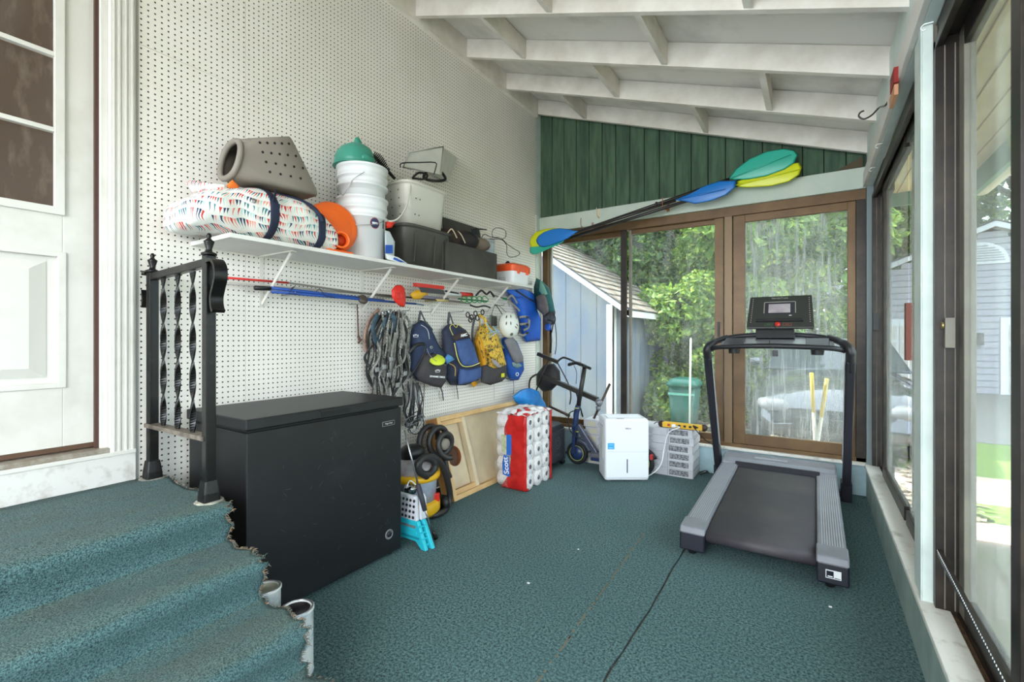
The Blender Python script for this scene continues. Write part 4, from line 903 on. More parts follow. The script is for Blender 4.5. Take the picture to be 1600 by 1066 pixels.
# helmet
t=thing('helmet','white skate helmet with vent slots hanging on the pegboard beside the blue vest','helmet',A(795,508,.12))
c=at(794.5,508,'x',.15); hx=Vector((.85,-.5,.1)).normalized(); s1=Z.cross(hx).normalized(); s2=hx.cross(s1)
secs=[]
for k in range(9):
    a=k/8*PI/2; secs.append(rrect(c+hx*.085*math.sin(a),s1,s2,.098*math.cos(a)+1e-4,.118*math.cos(a)+1e-4,2.1,28))
HW=mat('helmet_white',(228,230,222),.35); MB().loft(secs).build('shell',HW,t)
MB().loft([rrect(c-hx*.02,s1,s2,.085,.105,2.1,24),rrect(c,s1,s2,.092,.112,2.1,24)]).build('liner',BLK,t)
def onhel(u,v,off=.0015):
    r=math.sqrt(max(0,1-(u/.098)**2-(v/.118)**2)); return c+s1*u+s2*v+hx*(.085*r+off)
for u,v,a in ((-.045,.065,.4),(-.008,.068,.2),(-.055,.005,.2),(-.018,.005,0),(.035,-.03,-.9),(.05,-.008,-.9),(.05,.06,-.3)):
    d=(math.sin(a),math.cos(a)); e=(d[1],-d[0]); o=[]
    for k in range(8):
        q=2*PI*k/8; o.append(onhel(u+d[0]*.017*math.cos(q)+e[0]*.005*math.sin(q),v+d[1]*.017*math.cos(q)+e[1]*.005*math.sin(q)))
    MB().pillow(o,hx,.001,.001,2).build('vent_slot',mat('vent_brown',(84,64,54),.8),t)
MB().lathe([(0,0),(.015,0),(.013,.005),(.008,.006),(0,.006)],onhel(0,-.088,-.002),(hx-s2*.6),14).build('rear_dial',mat('olive_dial',(92,104,88),.5),t)
MB().tube(spline([onhel(.02,.1),A(790,497,.1),A(776,478,.06),A(772,476,.05)],4),.004,5).build('chin_strap',BLK,t)
MB().tube(spline([A(768,492,.06),A(772,480,.06),A(778,477,.05),A(795,492,.08)],4),.0025,5).build('hang_cord',BLK,t)
# small grey/blue pack
t=thing('small_daypack','small grey and royal blue daypack hanging under the white helmet','backpack',A(795,525,.05))
RB=mat('royal_nylon',(38,96,190),.65,c2=(28,76,160),sc=14,bmp=.25,bsc=60)
MB().pillow(pts(dens([(784,530),(795,522),(806,532),(816,556),(818,580),(810,594),(797,595),(790,578),(786,556)]),.03),N_,.08,.02).build('pack_body',RB,t)
MB().pillow(pts(dens([(788,532),(799,524),(804,530),(818,560),(817,566),(806,569),(801,562)]),.11),N_,.025,.03,p=4).build('grey_panel',mat('ash_nylon',(132,130,134),.75,c2=(116,114,120),sc=12,bmp=.25),t)
MB().pillow(pts(dens([(800,566),(810,566),(816,572),(808,576),(801,572)],2),.10),N_,.015,.01).build('mesh_pocket',mat('mesh_green',(120,146,148),.6),t)
MB().tube(spline([A(786,560,.1),A(790,590,.1),A(800,592,.1)],4),.004,5).build('edge_strap',GST,t)
MB().lathe([(.012,0),(.018,0),(.018,.003),(.012,.003)],at(808,585,'x',.11),(1,-.4,0),16).build('round_print',WPL,t)
MB().tube([A(802,594,.05),A(803,605,.03),A(802,616,.02)],.006,5,flat=.4).build('strap_tail',GST,t)
MB().tube(spline([A(768,492,.05),A(769,505,.05),A(778,530,.06),A(786,545,.08)],4),.016,6,flat=.3).build('shoulder_strap',mat('sage_strap',(126,146,130),.7),t)
o=MB().obox(at(767,494,'x',.05),(.02,0,0),(0,.07,0),(0,0,-.09)).build('dark_pouch',mat('dark_pouch_cloth',(70,68,64),.8),None,bevel=.008); tag(o,'small dark grey pouch hanging between yellow backpack and helmet','pouch')
# blue life vest
t=thing('life_vest','bright blue foam life vest with grey straps hanging at the far end of the pegboard','vest',A(820,450,.1))
VB=mat('vest_blue',(20,102,216),.5,c2=(14,84,190),sc=5,bmp=.2,bsc=30)
MB().pillow(pts(dens([(791,452),(800,451),(820,452),(833,458),(837,480),(845,500),(844,532),(822,535),(815,520),(812,500),(806,478),(797,464)]),.04),N_,.05,.03,p=4).build('vest_panel',VB,t)
MB().pillow(pts(dens([(790,453),(818,452),(822,460),(812,466),(800,464)],2),.10),N_,.02,.02,p=4).build('collar',VB,t)
VG=mat('vest_strap_grey',(150,146,138),.75)
for l in ([(793,468),(800,462),(808,474)],[(796,478),(794,470),(804,478),(812,486)],[(812,496),(822,495),(826,500),(826,510)],[(812,507),(824,506)],[(818,516),(826,512),(828,500)],[(810,522),(818,524),(824,520)]):
    MB().tube(spline([A(x,y,.135) for x,y in l],4),.011,6,flat=.35).build('strap',VG,t)
for px,py in ((824,507),(824,520),(824,496)): MB().obox(at(px-2,py+2,'x',.145),(.01,0,0),(0,.035,0),(0,0,.022)).build('buckle',BLK,t,bevel=.003)
MB().tube([A(806,454,.12),A(822,464,.12),A(836,472,.12)],.008,6,flat=.4).build('black_band',BLK,t)
# teal backpack in the corner
t=thing('teal_backpack','teal and grey backpack hanging in the far corner over the window frame','backpack',tuple(at(848,440,'y',4.12)))
TB=mat('teal_nylon',(34,98,98),.75,c2=(26,80,84),sc=12,bmp=.25,bsc=60); TG=mat('brown_grey_nylon',(112,104,104),.75,c2=(92,86,88),sc=14,bmp=.3,bsc=40)
def py_(l,y): return [at(a,b,'y',y) for a,b in l]
NY=Vector((.5,-1,.05))
MB().pillow(py_(dens([(834,448),(838,434),(848,440),(858,450),(864,470),(868,490),(864,498),(850,492),(838,482),(834,466)]),4.14),NY,.09,.03).build('pack_body',TB,t)
MB().pillow(py_(dens([(837,464),(850,458),(855,470),(858,488),(850,494),(840,484)]),4.06),NY,.04,.03,p=4).build('grey_pocket',TG,t)
MB().pillow(py_([(844,436),(850,446),(856,460),(848,462),(842,455)],4.06),NY,.02,.02).build('mint_flap',mat('mint_nylon',(122,178,160),.7),t)
MB().pillow(py_(dens([(849,495),(858,488),(868,486),(866,504),(858,512),(852,512)],2),4.08),NY,.03,.03).build('mesh_base',mat('mesh_dark',(84,88,90),.7,c2=(50,52,54),sc=60),t)
MB().pillow(py_([(852,508),(860,505),(862,514),(857,518),(851,514)],4.05),NY,.02,.01).build('blue_bit',mat('royal_blue',(38,86,178),.4),t)
for l in ([(863,488),(868,498),(864,508)],[(856,500),(864,504),(862,520)]): MB().tube(spline([at(x,y,'y',4.04) for x,y in l],4),.006,6,flat=.4).build('strap',BLK,t)
MB().tube([at(860,512,'y',4.1),at(861,532,'y',4.1),at(860,552,'y',4.1)],.011,6,flat=.3).build('strap_tail',BLK,t)
MB().tube(spline([at(866,500,'y',4.1),at(869,520,'y',4.1),at(869,542,'y',4.1),at(867,554,'y',4.1)],4),.005,6,flat=.4).build('strap_tail',BLK,t)
# ================================================================== floor things by the wall
WOOD=mat('pine_wood',(222,186,132),.6,c2=(204,160,104),sc=6,stretch=(5,1,1),lo=.4,hi=.7,bmp=.1); PLY=mat('pale_plywood',(222,204,172),.65,c2=(198,178,146),sc=3,stretch=(3,1,1),lo=.4,hi=.75,bmp=.1)
# leaning board: local frame u along +Y, v up the lean, n away from the wall
U=Y; Vv=(Vector((.135,0,.585))-Vector((.31,0,0))).normalized(); Nn=U.cross(Vv).normalized(); O=Vector((.31,2.535,.004))
if Nn.x<0: Nn=-Nn
W_,H_,D_=1.22,.605,.085
t=thing('toss_game_board','wooden toss game board with a round hole leaning back against the pegboard','game board',tuple(O))
def LB(n,u0,u1,v0,v1,n0,n1,m,bev=.002): 
    a=O+U*u0+Vv*v0+Nn*n0; return MB().obox(a,U*(u1-u0),Vv*(v1-v0),Nn*(n1-n0)).build(n,m,t,bevel=bev)
LB('side_rail',0,.035,0,H_,-D_-.03,0,WOOD); MB().obox(O-U*.0015+Nn*(-D_-.028)+Vv*.005,U*.0015,Vv*(H_-.01),Nn*(D_+.026)).build('rail_face',mat('amber_pine',(206,150,88),.6,c2=(184,124,66),sc=7),t); LB('side_rail',W_-.035,W_,0,H_,-D_,0,WOOD)
LB('long_rail',.035,W_-.035,0,.035,-D_,0,WOOD); LB('long_rail',.035,W_-.035,H_-.035,H_,-D_,0,WOOD)
LB('corner_block',.035,.30,.036,.07,-.06,-.015,WOOD); LB('corner_block',.035,.30,H_-.07,H_-.036,-.06,-.015,WOOD)
LB('cross_brace',.285,.32,.036,H_-.036,-.06,-.012,PLY)
hc=(.165,.30); hr=.075
mb=MB(); n=32; ring=[]; outer=[]
for k in range(n):
    a=2*PI*k/n; ca,sa=math.cos(a),math.sin(a)
    s=min((.13)/max(abs(ca),1e-6),(.265)/max(abs(sa),1e-6)); outer.append((hc[0]+ca*min(s,9),hc[1]+sa*min(s,9))); ring.append((hc[0]+ca*hr,hc[1]+sa*hr))
P3=lambda u,v,w: O+U*u+Vv*v+Nn*w
vs=[P3(u,v,-.066) for u,v in outer]+[P3(u,v,-.066) for u,v in ring]+[P3(u,v,-.084) for u,v in ring]
fs=[(k,(k+1)%n,n+(k+1)%n,n+k) for k in range(n)]
mb.add(vs,fs); mb.obox(P3(.295,.035,-.084),U*(W_-.33),Vv*(H_-.07),Nn*.018); mb.build('plywood_top',PLY,t)
mb=MB(); mb.add([P3(u,v,-.060) for u,v in ring]+[P3(u,v,-.086) for u,v in ring],[(k,(k+1)%n,n+(k+1)%n,n+k) for k in range(n)]); mb.build('hole_edge',mat('burnt_orange_edge',(186,110,62),.7),t)
MB().add([P3(u,v,-.088) for u,v in ring],[tuple(range(n))]).build('hole_back',mat('plank_brown',(92,62,42),.7),t)
# toilet paper pack
t=thing('toilet_paper_pack','big red and clear wrapped pack of white toilet rolls standing before the wooden board','toilet paper',(.48,3.18,0))
PAP=mat('tissue_white',(236,232,230),.8,c2=(224,218,216),sc=20,bmp=.2,bsc=80); CORE=mat('roll_core_grey',(104,96,98),.9)
x0_,x1_,ya_,yb_=.345,.618,2.995,3.385; rr_=.065; hz=.113
proto=None; protoc=None
for i in range(5):
    for j in range(3):
        for k in range(2):
            c=Vector((x0_+.137*k+.001,ya_+rr_+j*.1295,.006+hz*(i+.5)))
            if proto is None:
                MWs=Matrix.Translation(c)
                proto=MB().lathe([(.019,.134),(.0565,.134),(.0635,.128),(.0635,.006),(.0565,0),(.019,0)],c,(1,0,0),20).build('roll',PAP,t)
                protoc=c; base=proto.location.copy()
                core=MB().lathe([(0,.1335),(.019,.1335),(.019,.130),(0,.1300)],c,(1,0,0),12).build('roll_core',CORE,proto)
            else:
                o=proto.copy(); COL.objects.link(o); o.parent=t; o.location=c-protoc
                q=core.copy(); COL.objects.link(q); q.parent=o
RW=mat('red_film',(206,44,40),.28,c2=(176,28,28),sc=14,bmp=.5,bsc=24)
def clearfilm():
    m=bpy.data.materials.new('clear_film'); m.use_nodes=True; nt=m.node_tree; nt.nodes.clear(); out=nt.nodes.new('ShaderNodeOutputMaterial')
    a=nt.nodes.new('ShaderNodeBsdfTransparent'); b=nt.nodes.new('ShaderNodeBsdfPrincipled'); b.inputs['Base Color'].default_value=(.85,.85,.86,1); b.inputs['Roughness'].default_value=.15
    nz=noise(nt,coord(nt),22,3); f=ramp(nt,nz,.5,.8,(.02,)*3,(.25,)*3); mx=nt.nodes.new('ShaderNodeMixShader'); nt.links.new(f,mx.inputs[0]); nt.links.new(a.outputs[0],mx.inputs[1]); nt.links.new(b.outputs[0],mx.inputs[2]); nt.links.new(mx.outputs[0],out.inputs[0])
    bump(nt,b,nz,.5,.006); return m
CF=clearfilm()
# red panel on the -Y side: rows of points following the rolls
def sheet(fn,nu,nv,name,m,par,thick=.0012):
    vs=[fn(i/nu,j/nv) for j in range(nv+1) for i in range(nu+1)]
    fs=[(j*(nu+1)+i,j*(nu+1)+i+1,(j+1)*(nu+1)+i+1,(j+1)*(nu+1)+i) for j in range(nv) for i in range(nu)]
    o=MB().add(vs,fs,True).build(name,m,par)
    s=o.modifiers.new('thickness','SOLIDIFY'); s.thickness=thick; s.offset=0; return o
def bul(v): return .004*abs(math.sin(v*PI*5))
def fnA(u,v):
    xl=.47 if True else 0
    xl=.455-.05*math.sin(PI*min(1,max(0,(v-.55)/.4)))*(v>.55)-.06*max(0,1-v*5)+.03*math.sin(v*PI)
    x=xl+(x1_+.005-xl)*u; r=min(1,(x1_+.005-x)/.02)
    return Vector((x,ya_-.006-bul(v)+.004*mnoise.noise(Vector((x*18,v*9,0)))+(.012*(1-r)**2),.004+.565*v))
sheet(fnA,16,40,'red_wrap',RW,t)
def fnB(u,v): y=ya_-.002+(yb_-ya_+.004)*u; return Vector((x1_+.006+.003*mnoise.noise(Vector((y*20,v*14,2))),y,.004+.57*v))
sheet(fnB,20,30,'clear_wrap',CF,t)
def fnB2(u,v): y=yb_-.03+.034*u; return Vector((x1_+.009,y,.004+.57*v))
sheet(fnB2,3,20,'red_wrap',RW,t); 
sheet(lambda u,v: Vector((x1_+.009,ya_-.004+.03*u+.0*v,.004+.02*v)),3,2,'red_wrap',RW,t)
def top(u,v,s): 
    x=x0_+.0+(x1_-x0_+.008)*u; y=ya_-.004+(yb_-ya_+.006)*v; e=min(u,1-u,v,1-v)
    return Vector((x,y,.572+.03*min(1,e*5)+.020*mnoise.noise(Vector((x*22,y*22,s)))))
sheet(lambda u,v: top(u*.55+.45,v*.45,1),14,14,'red_wrap',RW,t); sheet(lambda u,v: top(u*.5+.5,.72+v*.28,1),12,8,'red_wrap',RW,t)
sheet(lambda u,v: top(u,v,4)+Vector((0,0,.004)),22,26,'clear_wrap',mat('film_white',(226,222,222),.25,bmp=.6,bsc=40),t)
sheet(lambda u,v: Vector((.345+.11*u,ya_-.008-bul(v),.01+.56*v)),5,30,'clear_wrap',CF,t)
def onf(x,z,off=.0): return Vector((x,ya_-.0125-off,z))
pc=MB().prism([onf(.405,.28),onf(.455,.275),onf(.455,.41),onf(.40,.415)],(0,-.001,0)).build('pale_panel',mat('label_cream',(206,204,178),.5,c2=(160,168,120),sc=30),t)
bc=MB().prism([onf(.45,.262),onf(.49,.262),onf(.495,.275),onf(.495,.41),onf(.488,.42),onf(.45,.42)],(0,-.0016,0)).build('blue_panel',mat('print_blue',(40,104,190),.5),t)
# lettering runs up the side
bb=MB().prism([onf(.415,.105),onf(.485,.095),onf(.478,.165),onf(.468,.25),onf(.425,.262),onf(.41,.19)],(0,-.0012,0)).build('blue_badge',mat('print_blue',(40,104,190),.5),t)
text('brand_lettering','Scott',.062,onf(.447,.178,.0022),(-.10,0,1),(-1,0,-.1),mat('letter_white',(240,240,242),.5),t,.0006,bold=.0012)

# black boxy speaker
t=thing('rolling_speaker','black portable speaker cabinet with a curved carry top behind the toilet paper pack','speaker',(.36,3.7,0))
SB=mat('speaker_black',(44,46,52),.5,bmp=.2,bsc=200)
def prof_s(y,i): return None
secs=[]
for x,ins in ((.20,.02),(.23,.0),(.48,.0),(.515,.015)):
    r=[]
    for (yy,zz) in ((3.53+ins,.03+ins*.5),(3.86-ins,.03+ins*.5),(3.875-ins,.06),(3.875-ins,.31),(3.85-ins,.36-ins*.5),(3.80-ins,.395-ins),(3.58+ins,.395-ins),(3.53+ins,.36-ins*.5),(3.515+ins,.31),(3.515+ins,.06)): r.append(Vector((x,yy,zz)))
    secs.append(r)
MB().loft(secs,smooth=False).build('cabinet',SB,t,bevel=.006)
MB().box(.514,.519,3.565,3.83,.065,.325).build('grille',mat('grille_grey',(66,68,76),.6,c2=(40,42,50),sc=220,lo=.45,hi=.55),t,bevel=.003)
MB().tube([(.522,3.56,.055),(.522,3.835,.055),(.522,3.835,.335),(.522,3.56,.335)],.006,6,closed=True).build('grille_frame',mat('frame_grey',(90,92,98),.4),t,bevel=0)
for r in (.03,.055): MB().tube([(.521,3.70+r*math.cos(2*PI*k/18),.22+r*.9*math.sin(2*PI*k/18)) for k in range(18)],.0025,5,closed=True).build('cone_ring',mat('frame_grey',(90,92,98),.4),t)
text('speaker_text','power',.035,(.521,3.70,.12),Y,Z,mat('frame_grey',(90,92,98),.4),t,.0006)
for y in (3.56,3.83): MB().lathe([(0,0),(.03,0),(.03,.02),(0,.02)],(.49,y,.03),(0,1,0),12).build('wheel',BLK,t)
for y in (3.6,3.8): MB().box(.22,.26,y-.02,y+.02,0,.04).build('foot',BLK,t)

# blue tarp bag on top of board end
t=MB().pillow([at(x,y,'x',.17) for x,y in dens([(801,620),(808,612),(826,606),(842,612),(852,630),(858,645),(840,650),(822,640),(812,634),(804,626)],3)],(1,-.5,.3),.05,.03).wobble(.010,16).build('blue_bag',mat('bright_tarp_blue',(40,140,214),.4,c2=(28,112,190),sc=10,bmp=.4,bsc=30),None)
tag(t,'bright blue crumpled tarp bag slumped over the end of the wooden board','bag')

# wet dry vacuum with hose
t=thing('shop_vacuum','yellow and clear wet dry vacuum wrapped in its black ribbed hose beside the freezer','vacuum',(.26,2.30,0))
vc=Vector((.25,2.20,0)); YV=mat('vac_yellow',(232,178,28),.4); HOSE=mat('hose_black',(46,44,44),.45)
MB().lathe([(0,.03),(.15,.03),(.165,.05),(.165,.10),(.15,.115),(0,.115)],vc,n=28).build('base',YV,t)
MB().lathe([(0,.10),(.135,.10),(.145,.26),(.145,.27),(0,.27)],vc,n=28).build('tank',mat('smoky_clear',(168,176,190),.25,c2=(142,150,166),sc=8),t)
MB().lathe([(.146,.255),(.163,.257),(.166,.275),(.163,.30),(.146,.30)],vc,n=28).build('yellow_band',YV,t)
MB().lathe([(0,.29),(.15,.29),(.145,.33),(.12,.37),(.07,.385),(0,.385)],vc,n=28).build('clear_lid',mat('clear_lid',(180,172,172),.2,c2=(150,140,140),sc=10),t)
MB().box(vc.x+.02,vc.x+.11,vc.y-.07,vc.y+.05,.33,.36).build('red_label',mat('red_plastic',(222,48,34),.4),t,bevel=.008)
MB().obox(vc+Vector((.12,.045,.10)),(.03,.02,0),(-.015,.03,0),(0,0,.055)).build('red_latch',mat('red_plastic',(222,48,34),.4),t,bevel=.006)
MB().lathe([(0,-.02),(.05,-.02),(.055,0),(.05,.02),(0,.02)],vc+Vector((.10,.17,.055)),(.4,1,0),16).build('wheel',BLK,t)
MB().lathe([(0,-.02),(.05,-.02),(.055,0),(.05,.02),(0,.02)],vc+Vector((.10,-.15,.055)),(.4,-1,0),16).build('wheel',BLK,t)
MB().lathe([(0,.37),(.08,.37),(.08,.44),(.05,.46),(0,.46)],vc+Vector((-.02,.0,0)),n=20).build('motor_head',BLK,t)
def ribbed(P,r,k=4):
    S=spline(P,k); out=[S[0]]
    for a,b in zip(S[:-1],S[1:]):
        L=(b-a).length; m=max(1,int(L/.006))
        out+= [a.lerp(b,j/m) for j in range(1,m+1)]
    return MB().tube(out,[r*(1+(.07 if i%2 else -.05)) for i in range(len(out))],8)
hpts=[(668,745),(656,738),(652,726),(662,716),(674,718),(680,728),(672,740),(660,740),(654,728),(662,715),(680,716),(692,730),(699,750),(703,775),(697,795),(684,804),(670,806)]
P=[]
for i,(x,y) in enumerate(hpts):
    if i<11: q=at(x,y,'x',.41)
    else:
        q=at(x,y,'x',.41-.03*(i-10)*.5)
        if q.z<.024: q=at(x,y,'z',.024)
    P.append(q)
ribbed(P,.021).build('hose',HOSE,t)
t2=thing('hose_coil','tight coil of black ribbed hose sitting above the wet dry vacuum','hose',tuple(at(685,690,'x',.28)))
cc=at(683,692,'x',.27); P=[]
for i in range(46):
    a=i/46*2*PI*2.85; r=.085+.022*math.sin(a*.35); P.append(cc+Vector((-.085+.20*i/46+.02*math.cos(a),.075*0+r*.95*math.cos(a),r*1.1*math.sin(a))))
ribbed(P,.020,3).build('hose_turns',HOSE,t2)
ribbed([P[0],cc+Vector((-.06,.12,.02)),cc+Vector((-.05,.14,-.10)),cc+Vector((-.02,.12,-.2)),cc+Vector((.03,.10,-.26))],.018).build('hose_tail',HOSE,t2)
MB().lathe([(.0,-.02),(.036,-.02),(.04,.03),(.03,.04),(0,.04)],cc+Vector((.05,.0,0)),(1,-.2,0),16).build('hose_end',mat('warm_grey_plastic',(132,124,112),.5),t2)
# chrome thing & step stool
t=thing('chrome_fitting','small chrome hardware with a white cable behind the folding stool','hardware',(.36,2.02,.2))
MB().lathe([(0,0),(.03,0),(.035,.02),(.02,.04),(.028,.07),(0,.075)],(.37,2.02,.25),(1,-.3,.2),14).build('chrome_cup',mat('chrome',(190,190,194),.15,1),t)
MB().tube(spline([(.37,2.02,.25),(.36,2.06,.15),(.33,2.03,.06),(.34,2.0,.02)],4),.01,6).build('chrome_leg',mat('chrome',(190,190,194),.15,1),t)
MB().tube(spline([(.40,1.98,.27),(.41,2.0,.31),(.43,2.03,.28),(.46,2.03,.25)],4),.004,6).build('white_cable',WPL,t)
t=thing('folding_stool','folded grey and turquoise plastic step stool leaning beside the freezer','step stool',(.5,1.88,0))
CYN=mat('turquoise_plastic',(40,186,206),.4); GW=mat('cool_grey_plastic',(206,208,216),.45)
yS=1.87
def sp(x,z,dy=0): return Vector((x,yS+dy+.10*(z/.32)*.0+z*.10,z))
MB().prism([sp(.36,.14),sp(.578,.14),sp(.556,.262),sp(.548,.272),sp(.38,.272)],(0,.024,0)).build('top_panel',GW,t,bevel=.005)
mb=MB()
for i in range(7):
    for j in range(4): mb.lathe([(0,0),(.0085,0),(.0085,.002),(0,.002)],sp(.385+.028*i,.158+.030*j,-.0022),(0,-1,.1),10)
mb.build('grip_dots',BLK,t)['kind']='stuff'
MB().prism([sp(.566,.14,.03),sp(.586,.14,.03),sp(.568,.25,.03),sp(.55,.272,.03)],(.0,.05,0)).build('rear_panel',GW,t,bevel=.004)
MB().prism([sp(.345,.0),sp(.375,.0),sp(.40,.035),sp(.58,.035),sp(.625,.0),sp(.662,.0),sp(.585,.14),sp(.40,.14)],(0,.024,0)).build('front_leg_panel',CYN,t,bevel=.004)
MB().prism([sp(.39,.0,.04),sp(.42,.0,.04),sp(.44,.035,.04),sp(.60,.035,.04),sp(.64,.0,.04),sp(.675,.0,.04),sp(.592,.14,.04),sp(.42,.14,.04)],(0,.024,0)).build('rear_leg_panel',CYN,t,bevel=.004)
for z,a,b,m in ((.11,.40,.575,GRY),(.08,.39,.585,CYN),(.055,.385,.61,mat('turquoise_dark',(22,140,160),.5))): MB().bar(sp(a,z,-.002),sp(b,z,-.002),.004,.012).build('raised_rib',m,t)
for k in range(4): MB().bar(sp(.600+.014*k,.115-.03*k,.0),sp(.606+.014*k,.115-.03*k,.04),.008,.008).build('side_rib',CYN,t)
t=thing('trekking_pole','thin grey telescopic pole with black grip and rubber tip leaning by the freezer','pole',(.586,2.0,0))
a=Vector((.585,2.03,.02)); 
def pl(px,py,y): return at(px,py,'y',y)
q5=at(681,841,'z',.012); q1=pl(632,672,1.83); q2=pl(653,757,1.86); q3=pl(664,798,1.88); q4=q3.lerp(q5,.75)
MB().tube([q1,q2],.005,8).build('upper_tube',STEEL,t); MB().tube([q2,q2.lerp(q3,.5),q3],[.013,.015,.013],8).build('foam_grip',mat('grip_black',(48,48,56),.7),t)
MB().tube([q3,q4],.0045,8).build('lower_tube',STEEL,t); MB().tube([q4,q5],[.009,.014],8).build('rubber_tip',BLK,t)

# paint cans
def can(cx,cy,z,h,r,label,lab2,filled):
    t=thing('paint_can',label,'can',(cx,cy,0)); W=mat('can_white_label',(214,216,214),.5,c2=(150,170,180),sc=24,lo=.5,hi=.7)
    MB().lathe([(0,0),(r,0),(r+.002,.006),(r,.01),(r,h-.012),(r+.003,h-.008),(r+.003,h),(r-.008,h),(r-.008,h-.01),(0,h-.01)],(cx,cy,0),n=28).build('can_wall',W,t)
    MB().tube([(cx+(r-.003)*math.cos(2*PI*k/28),cy+(r-.003)*math.sin(2*PI*k/28),h) for k in range(28)],.0035,6,closed=True).build('rim_ring',STEEL,t)
    MB().lathe([(0,h-.009),(r-.015,h-.009),(r-.010,h-.003)],(cx,cy,0),n=28).build('lid',filled,t)
q=at(421,915,'z',.28); can(.765,.93,0,.262,.050,'white labelled paint can with a grey lid tucked behind the stair edge, nearer the freezer','',mat('lid_grey',(176,176,160),.35,.6))
can(.925,.95,0,.228,.055,'white labelled paint can with a black open top beside the lowest stairs','',mat('lid_black',(18,18,20),.3))

# scooter
t=thing('kick_scooter','dark blue kick scooter with black stem parked before the stacked boxes','scooter',(.8,3.9,0))
SCN=mat('scooter_navy',(34,52,92),.35,bmp=.1); yS=3.905
for cx,nm in ((.615,'front_wheel'),(1.215,'rear_wheel')):
    wv=MB().tube([(cx+.085*math.cos(2*PI*k/24),yS,.105+.085*math.sin(2*PI*k/24)) for k in range(24)],.020,8,closed=True).build(nm,mat('tyre_black',(26,26,30),.7),t)
    MB().lathe([(0,-.016),(.07,-.016),(.07,.016),(0,.016)],(cx,yS,.105),(0,1,0),20).build('wheel_hub',SCN,wv)
    MB().tube([(cx+.068*math.cos(2*PI*k/20),yS-.018,.105+.068*math.sin(2*PI*k/20)) for k in range(20)],.003,5,closed=True).build('rim_line',mat('lime_line',(170,178,80),.5),wv)
MB().bar((.585,yS-.03,.10),(.60,yS-.03,.34),.02,.03).bar((.585,yS+.03,.10),(.60,yS+.03,.34),.02,.03).box(.575,.625,yS-.04,yS+.04,.32,.36).build('fork',SCN,t,bevel=.004)
MB().tube(spline([(.585,yS,.33),(.60,yS,.40),(.605,yS,.46),(.625,yS,.54)],5),.026,10).build('head_tube',SCN,t)
stem_t=at(914,572,'y',yS); MB().tube([(.622,yS,.52),stem_t],.021,10).build('stem',mat('stem_black',(40,40,38),.4),t)
MB().tube([at(904,567,'y',yS+.10),at(914,572,'y',yS),at(922,576,'y',yS-.10)],.013,8).build('handlebar',BLK,t)
MB().tube([at(889,570,'y',yS+.12),at(900,567,'y',yS+.05),stem_t,at(912,574,'y',yS-.04)],.016,8).build('brake_bar',BLK,t)
MB().tube(spline([at(896,570,'y',yS),at(901,582,'y',yS),at(900,600,'y',yS)],4),.003,5).build('brake_cable',BLK,t)
MB().bar((.62,yS,.36),(.80,yS,.12),.05,.045,up=(0,1,0)).build('down_tube',mat('slate_metal',(88,92,110),.4,.5),t,bevel=.006)
MB().box(.75,1.18,yS-.07,yS+.07,.10,.135).build('deck',mat('deck_grey',(92,94,100),.5),t,bevel=.006)
MB().box(.77,1.16,yS-.06,yS+.06,.07,.10).build('battery_tray',SCN,t,bevel=.004)
MB().tube([(.615+.115*math.cos(a),yS,.105+.115*math.sin(a)) for a in [R(10+10*k) for k in range(9)]],.022,6,flat=.3).build('mudguard',mat('slate_metal',(88,92,110),.4,.5),t)
MB().tube([(1.215+.115*math.cos(a),yS,.105+.115*math.sin(a)) for a in [R(20+10*k) for k in range(12)]],.022,6,flat=.3).build('mudguard',BLK,t)
MB().box(1.295,1.315,yS-.05,yS-.01,.15,.19).build('red_tail_lamp',mat('tail_red',(200,60,56),.3),t,bevel=.003)
MB().tube(spline([(.62,yS-.03,.50),(.55,yS-.04,.46),(.56,yS-.05,.33),(.62,yS-.06,.27),(.68,yS-.05,.26)],6),.005,6).build('cable',BLK,t)
for z in (.515,.30): MB().box(.60,.64,yS-.028,yS+.028,z,z+.008).build('lime_ring',mat('lime_line',(170,178,80),.5),t)

# folded push cart
t=thing('folded_golf_cart','black folded push cart frame with a round pack, leaning in the corner behind the scooter','cart',(.3,4.02,0))
FB=mat('frame_black',(40,36,32),.4); yc=4.05
a4=lambda px,py,y=yc: at(px,py,'y',y)
MB().bar(a4(840,553),a4(872,566),.035,.035).build('handle_block',FB,t,bevel=.004)
MB().tube(spline([a4(871,565),a4(880,559),a4(893,563),a4(906,571)],5),.010,6).build('bent_handle',FB,t)
MB().tube(spline([a4(868,562),a4(878,580),a4(888,600),a4(892,618),a4(890,632)],5),.007,6).build('cable_arm',FB,t)
MB().bar(a4(849,588),a4(934,625),.045,.045).build('main_beam',FB,t,bevel=.004)
MB().tube([a4(857,563),a4(838,610)],.008,6).build('strut',FB,t)
MB().pillow([a4(x,y,4.10) for x,y in dens([(838,585),(850,570),(866,568),(875,580),(876,597),(862,610),(848,612),(838,602)])],(.4,-1,0),.06,.04).build('round_pack',mat('pack_black',(30,29,30),.6,bmp=.4,bsc=20),t)
MB().tube(spline([a4(838,585),a4(829,592),a4(827,605),a4(830,615)],5),.010,6).build('loop_strap',FB,t)
MB().tube([a4(953,600,yc-.02),a4(928,654,yc-.02)],.012,6).build('foot_bar',mat('rust_brown_tube',(72,54,46),.5),t)
MB().lathe([(0,-.03),(.03,-.03),(.036,0),(.03,.03),(0,.03)],a4(936,629,yc-.03),(.3,-1,0),14).build('grey_joint',mat('joint_grey',(128,130,136),.4,.4),t)
MB().lathe([(0,-.02),(.02,-.02),(.026,.01),(0,.03)],a4(935,638,yc-.03),(.1,0,1),12).build('grey_joint',mat('joint_grey',(128,130,136),.4,.4),t)
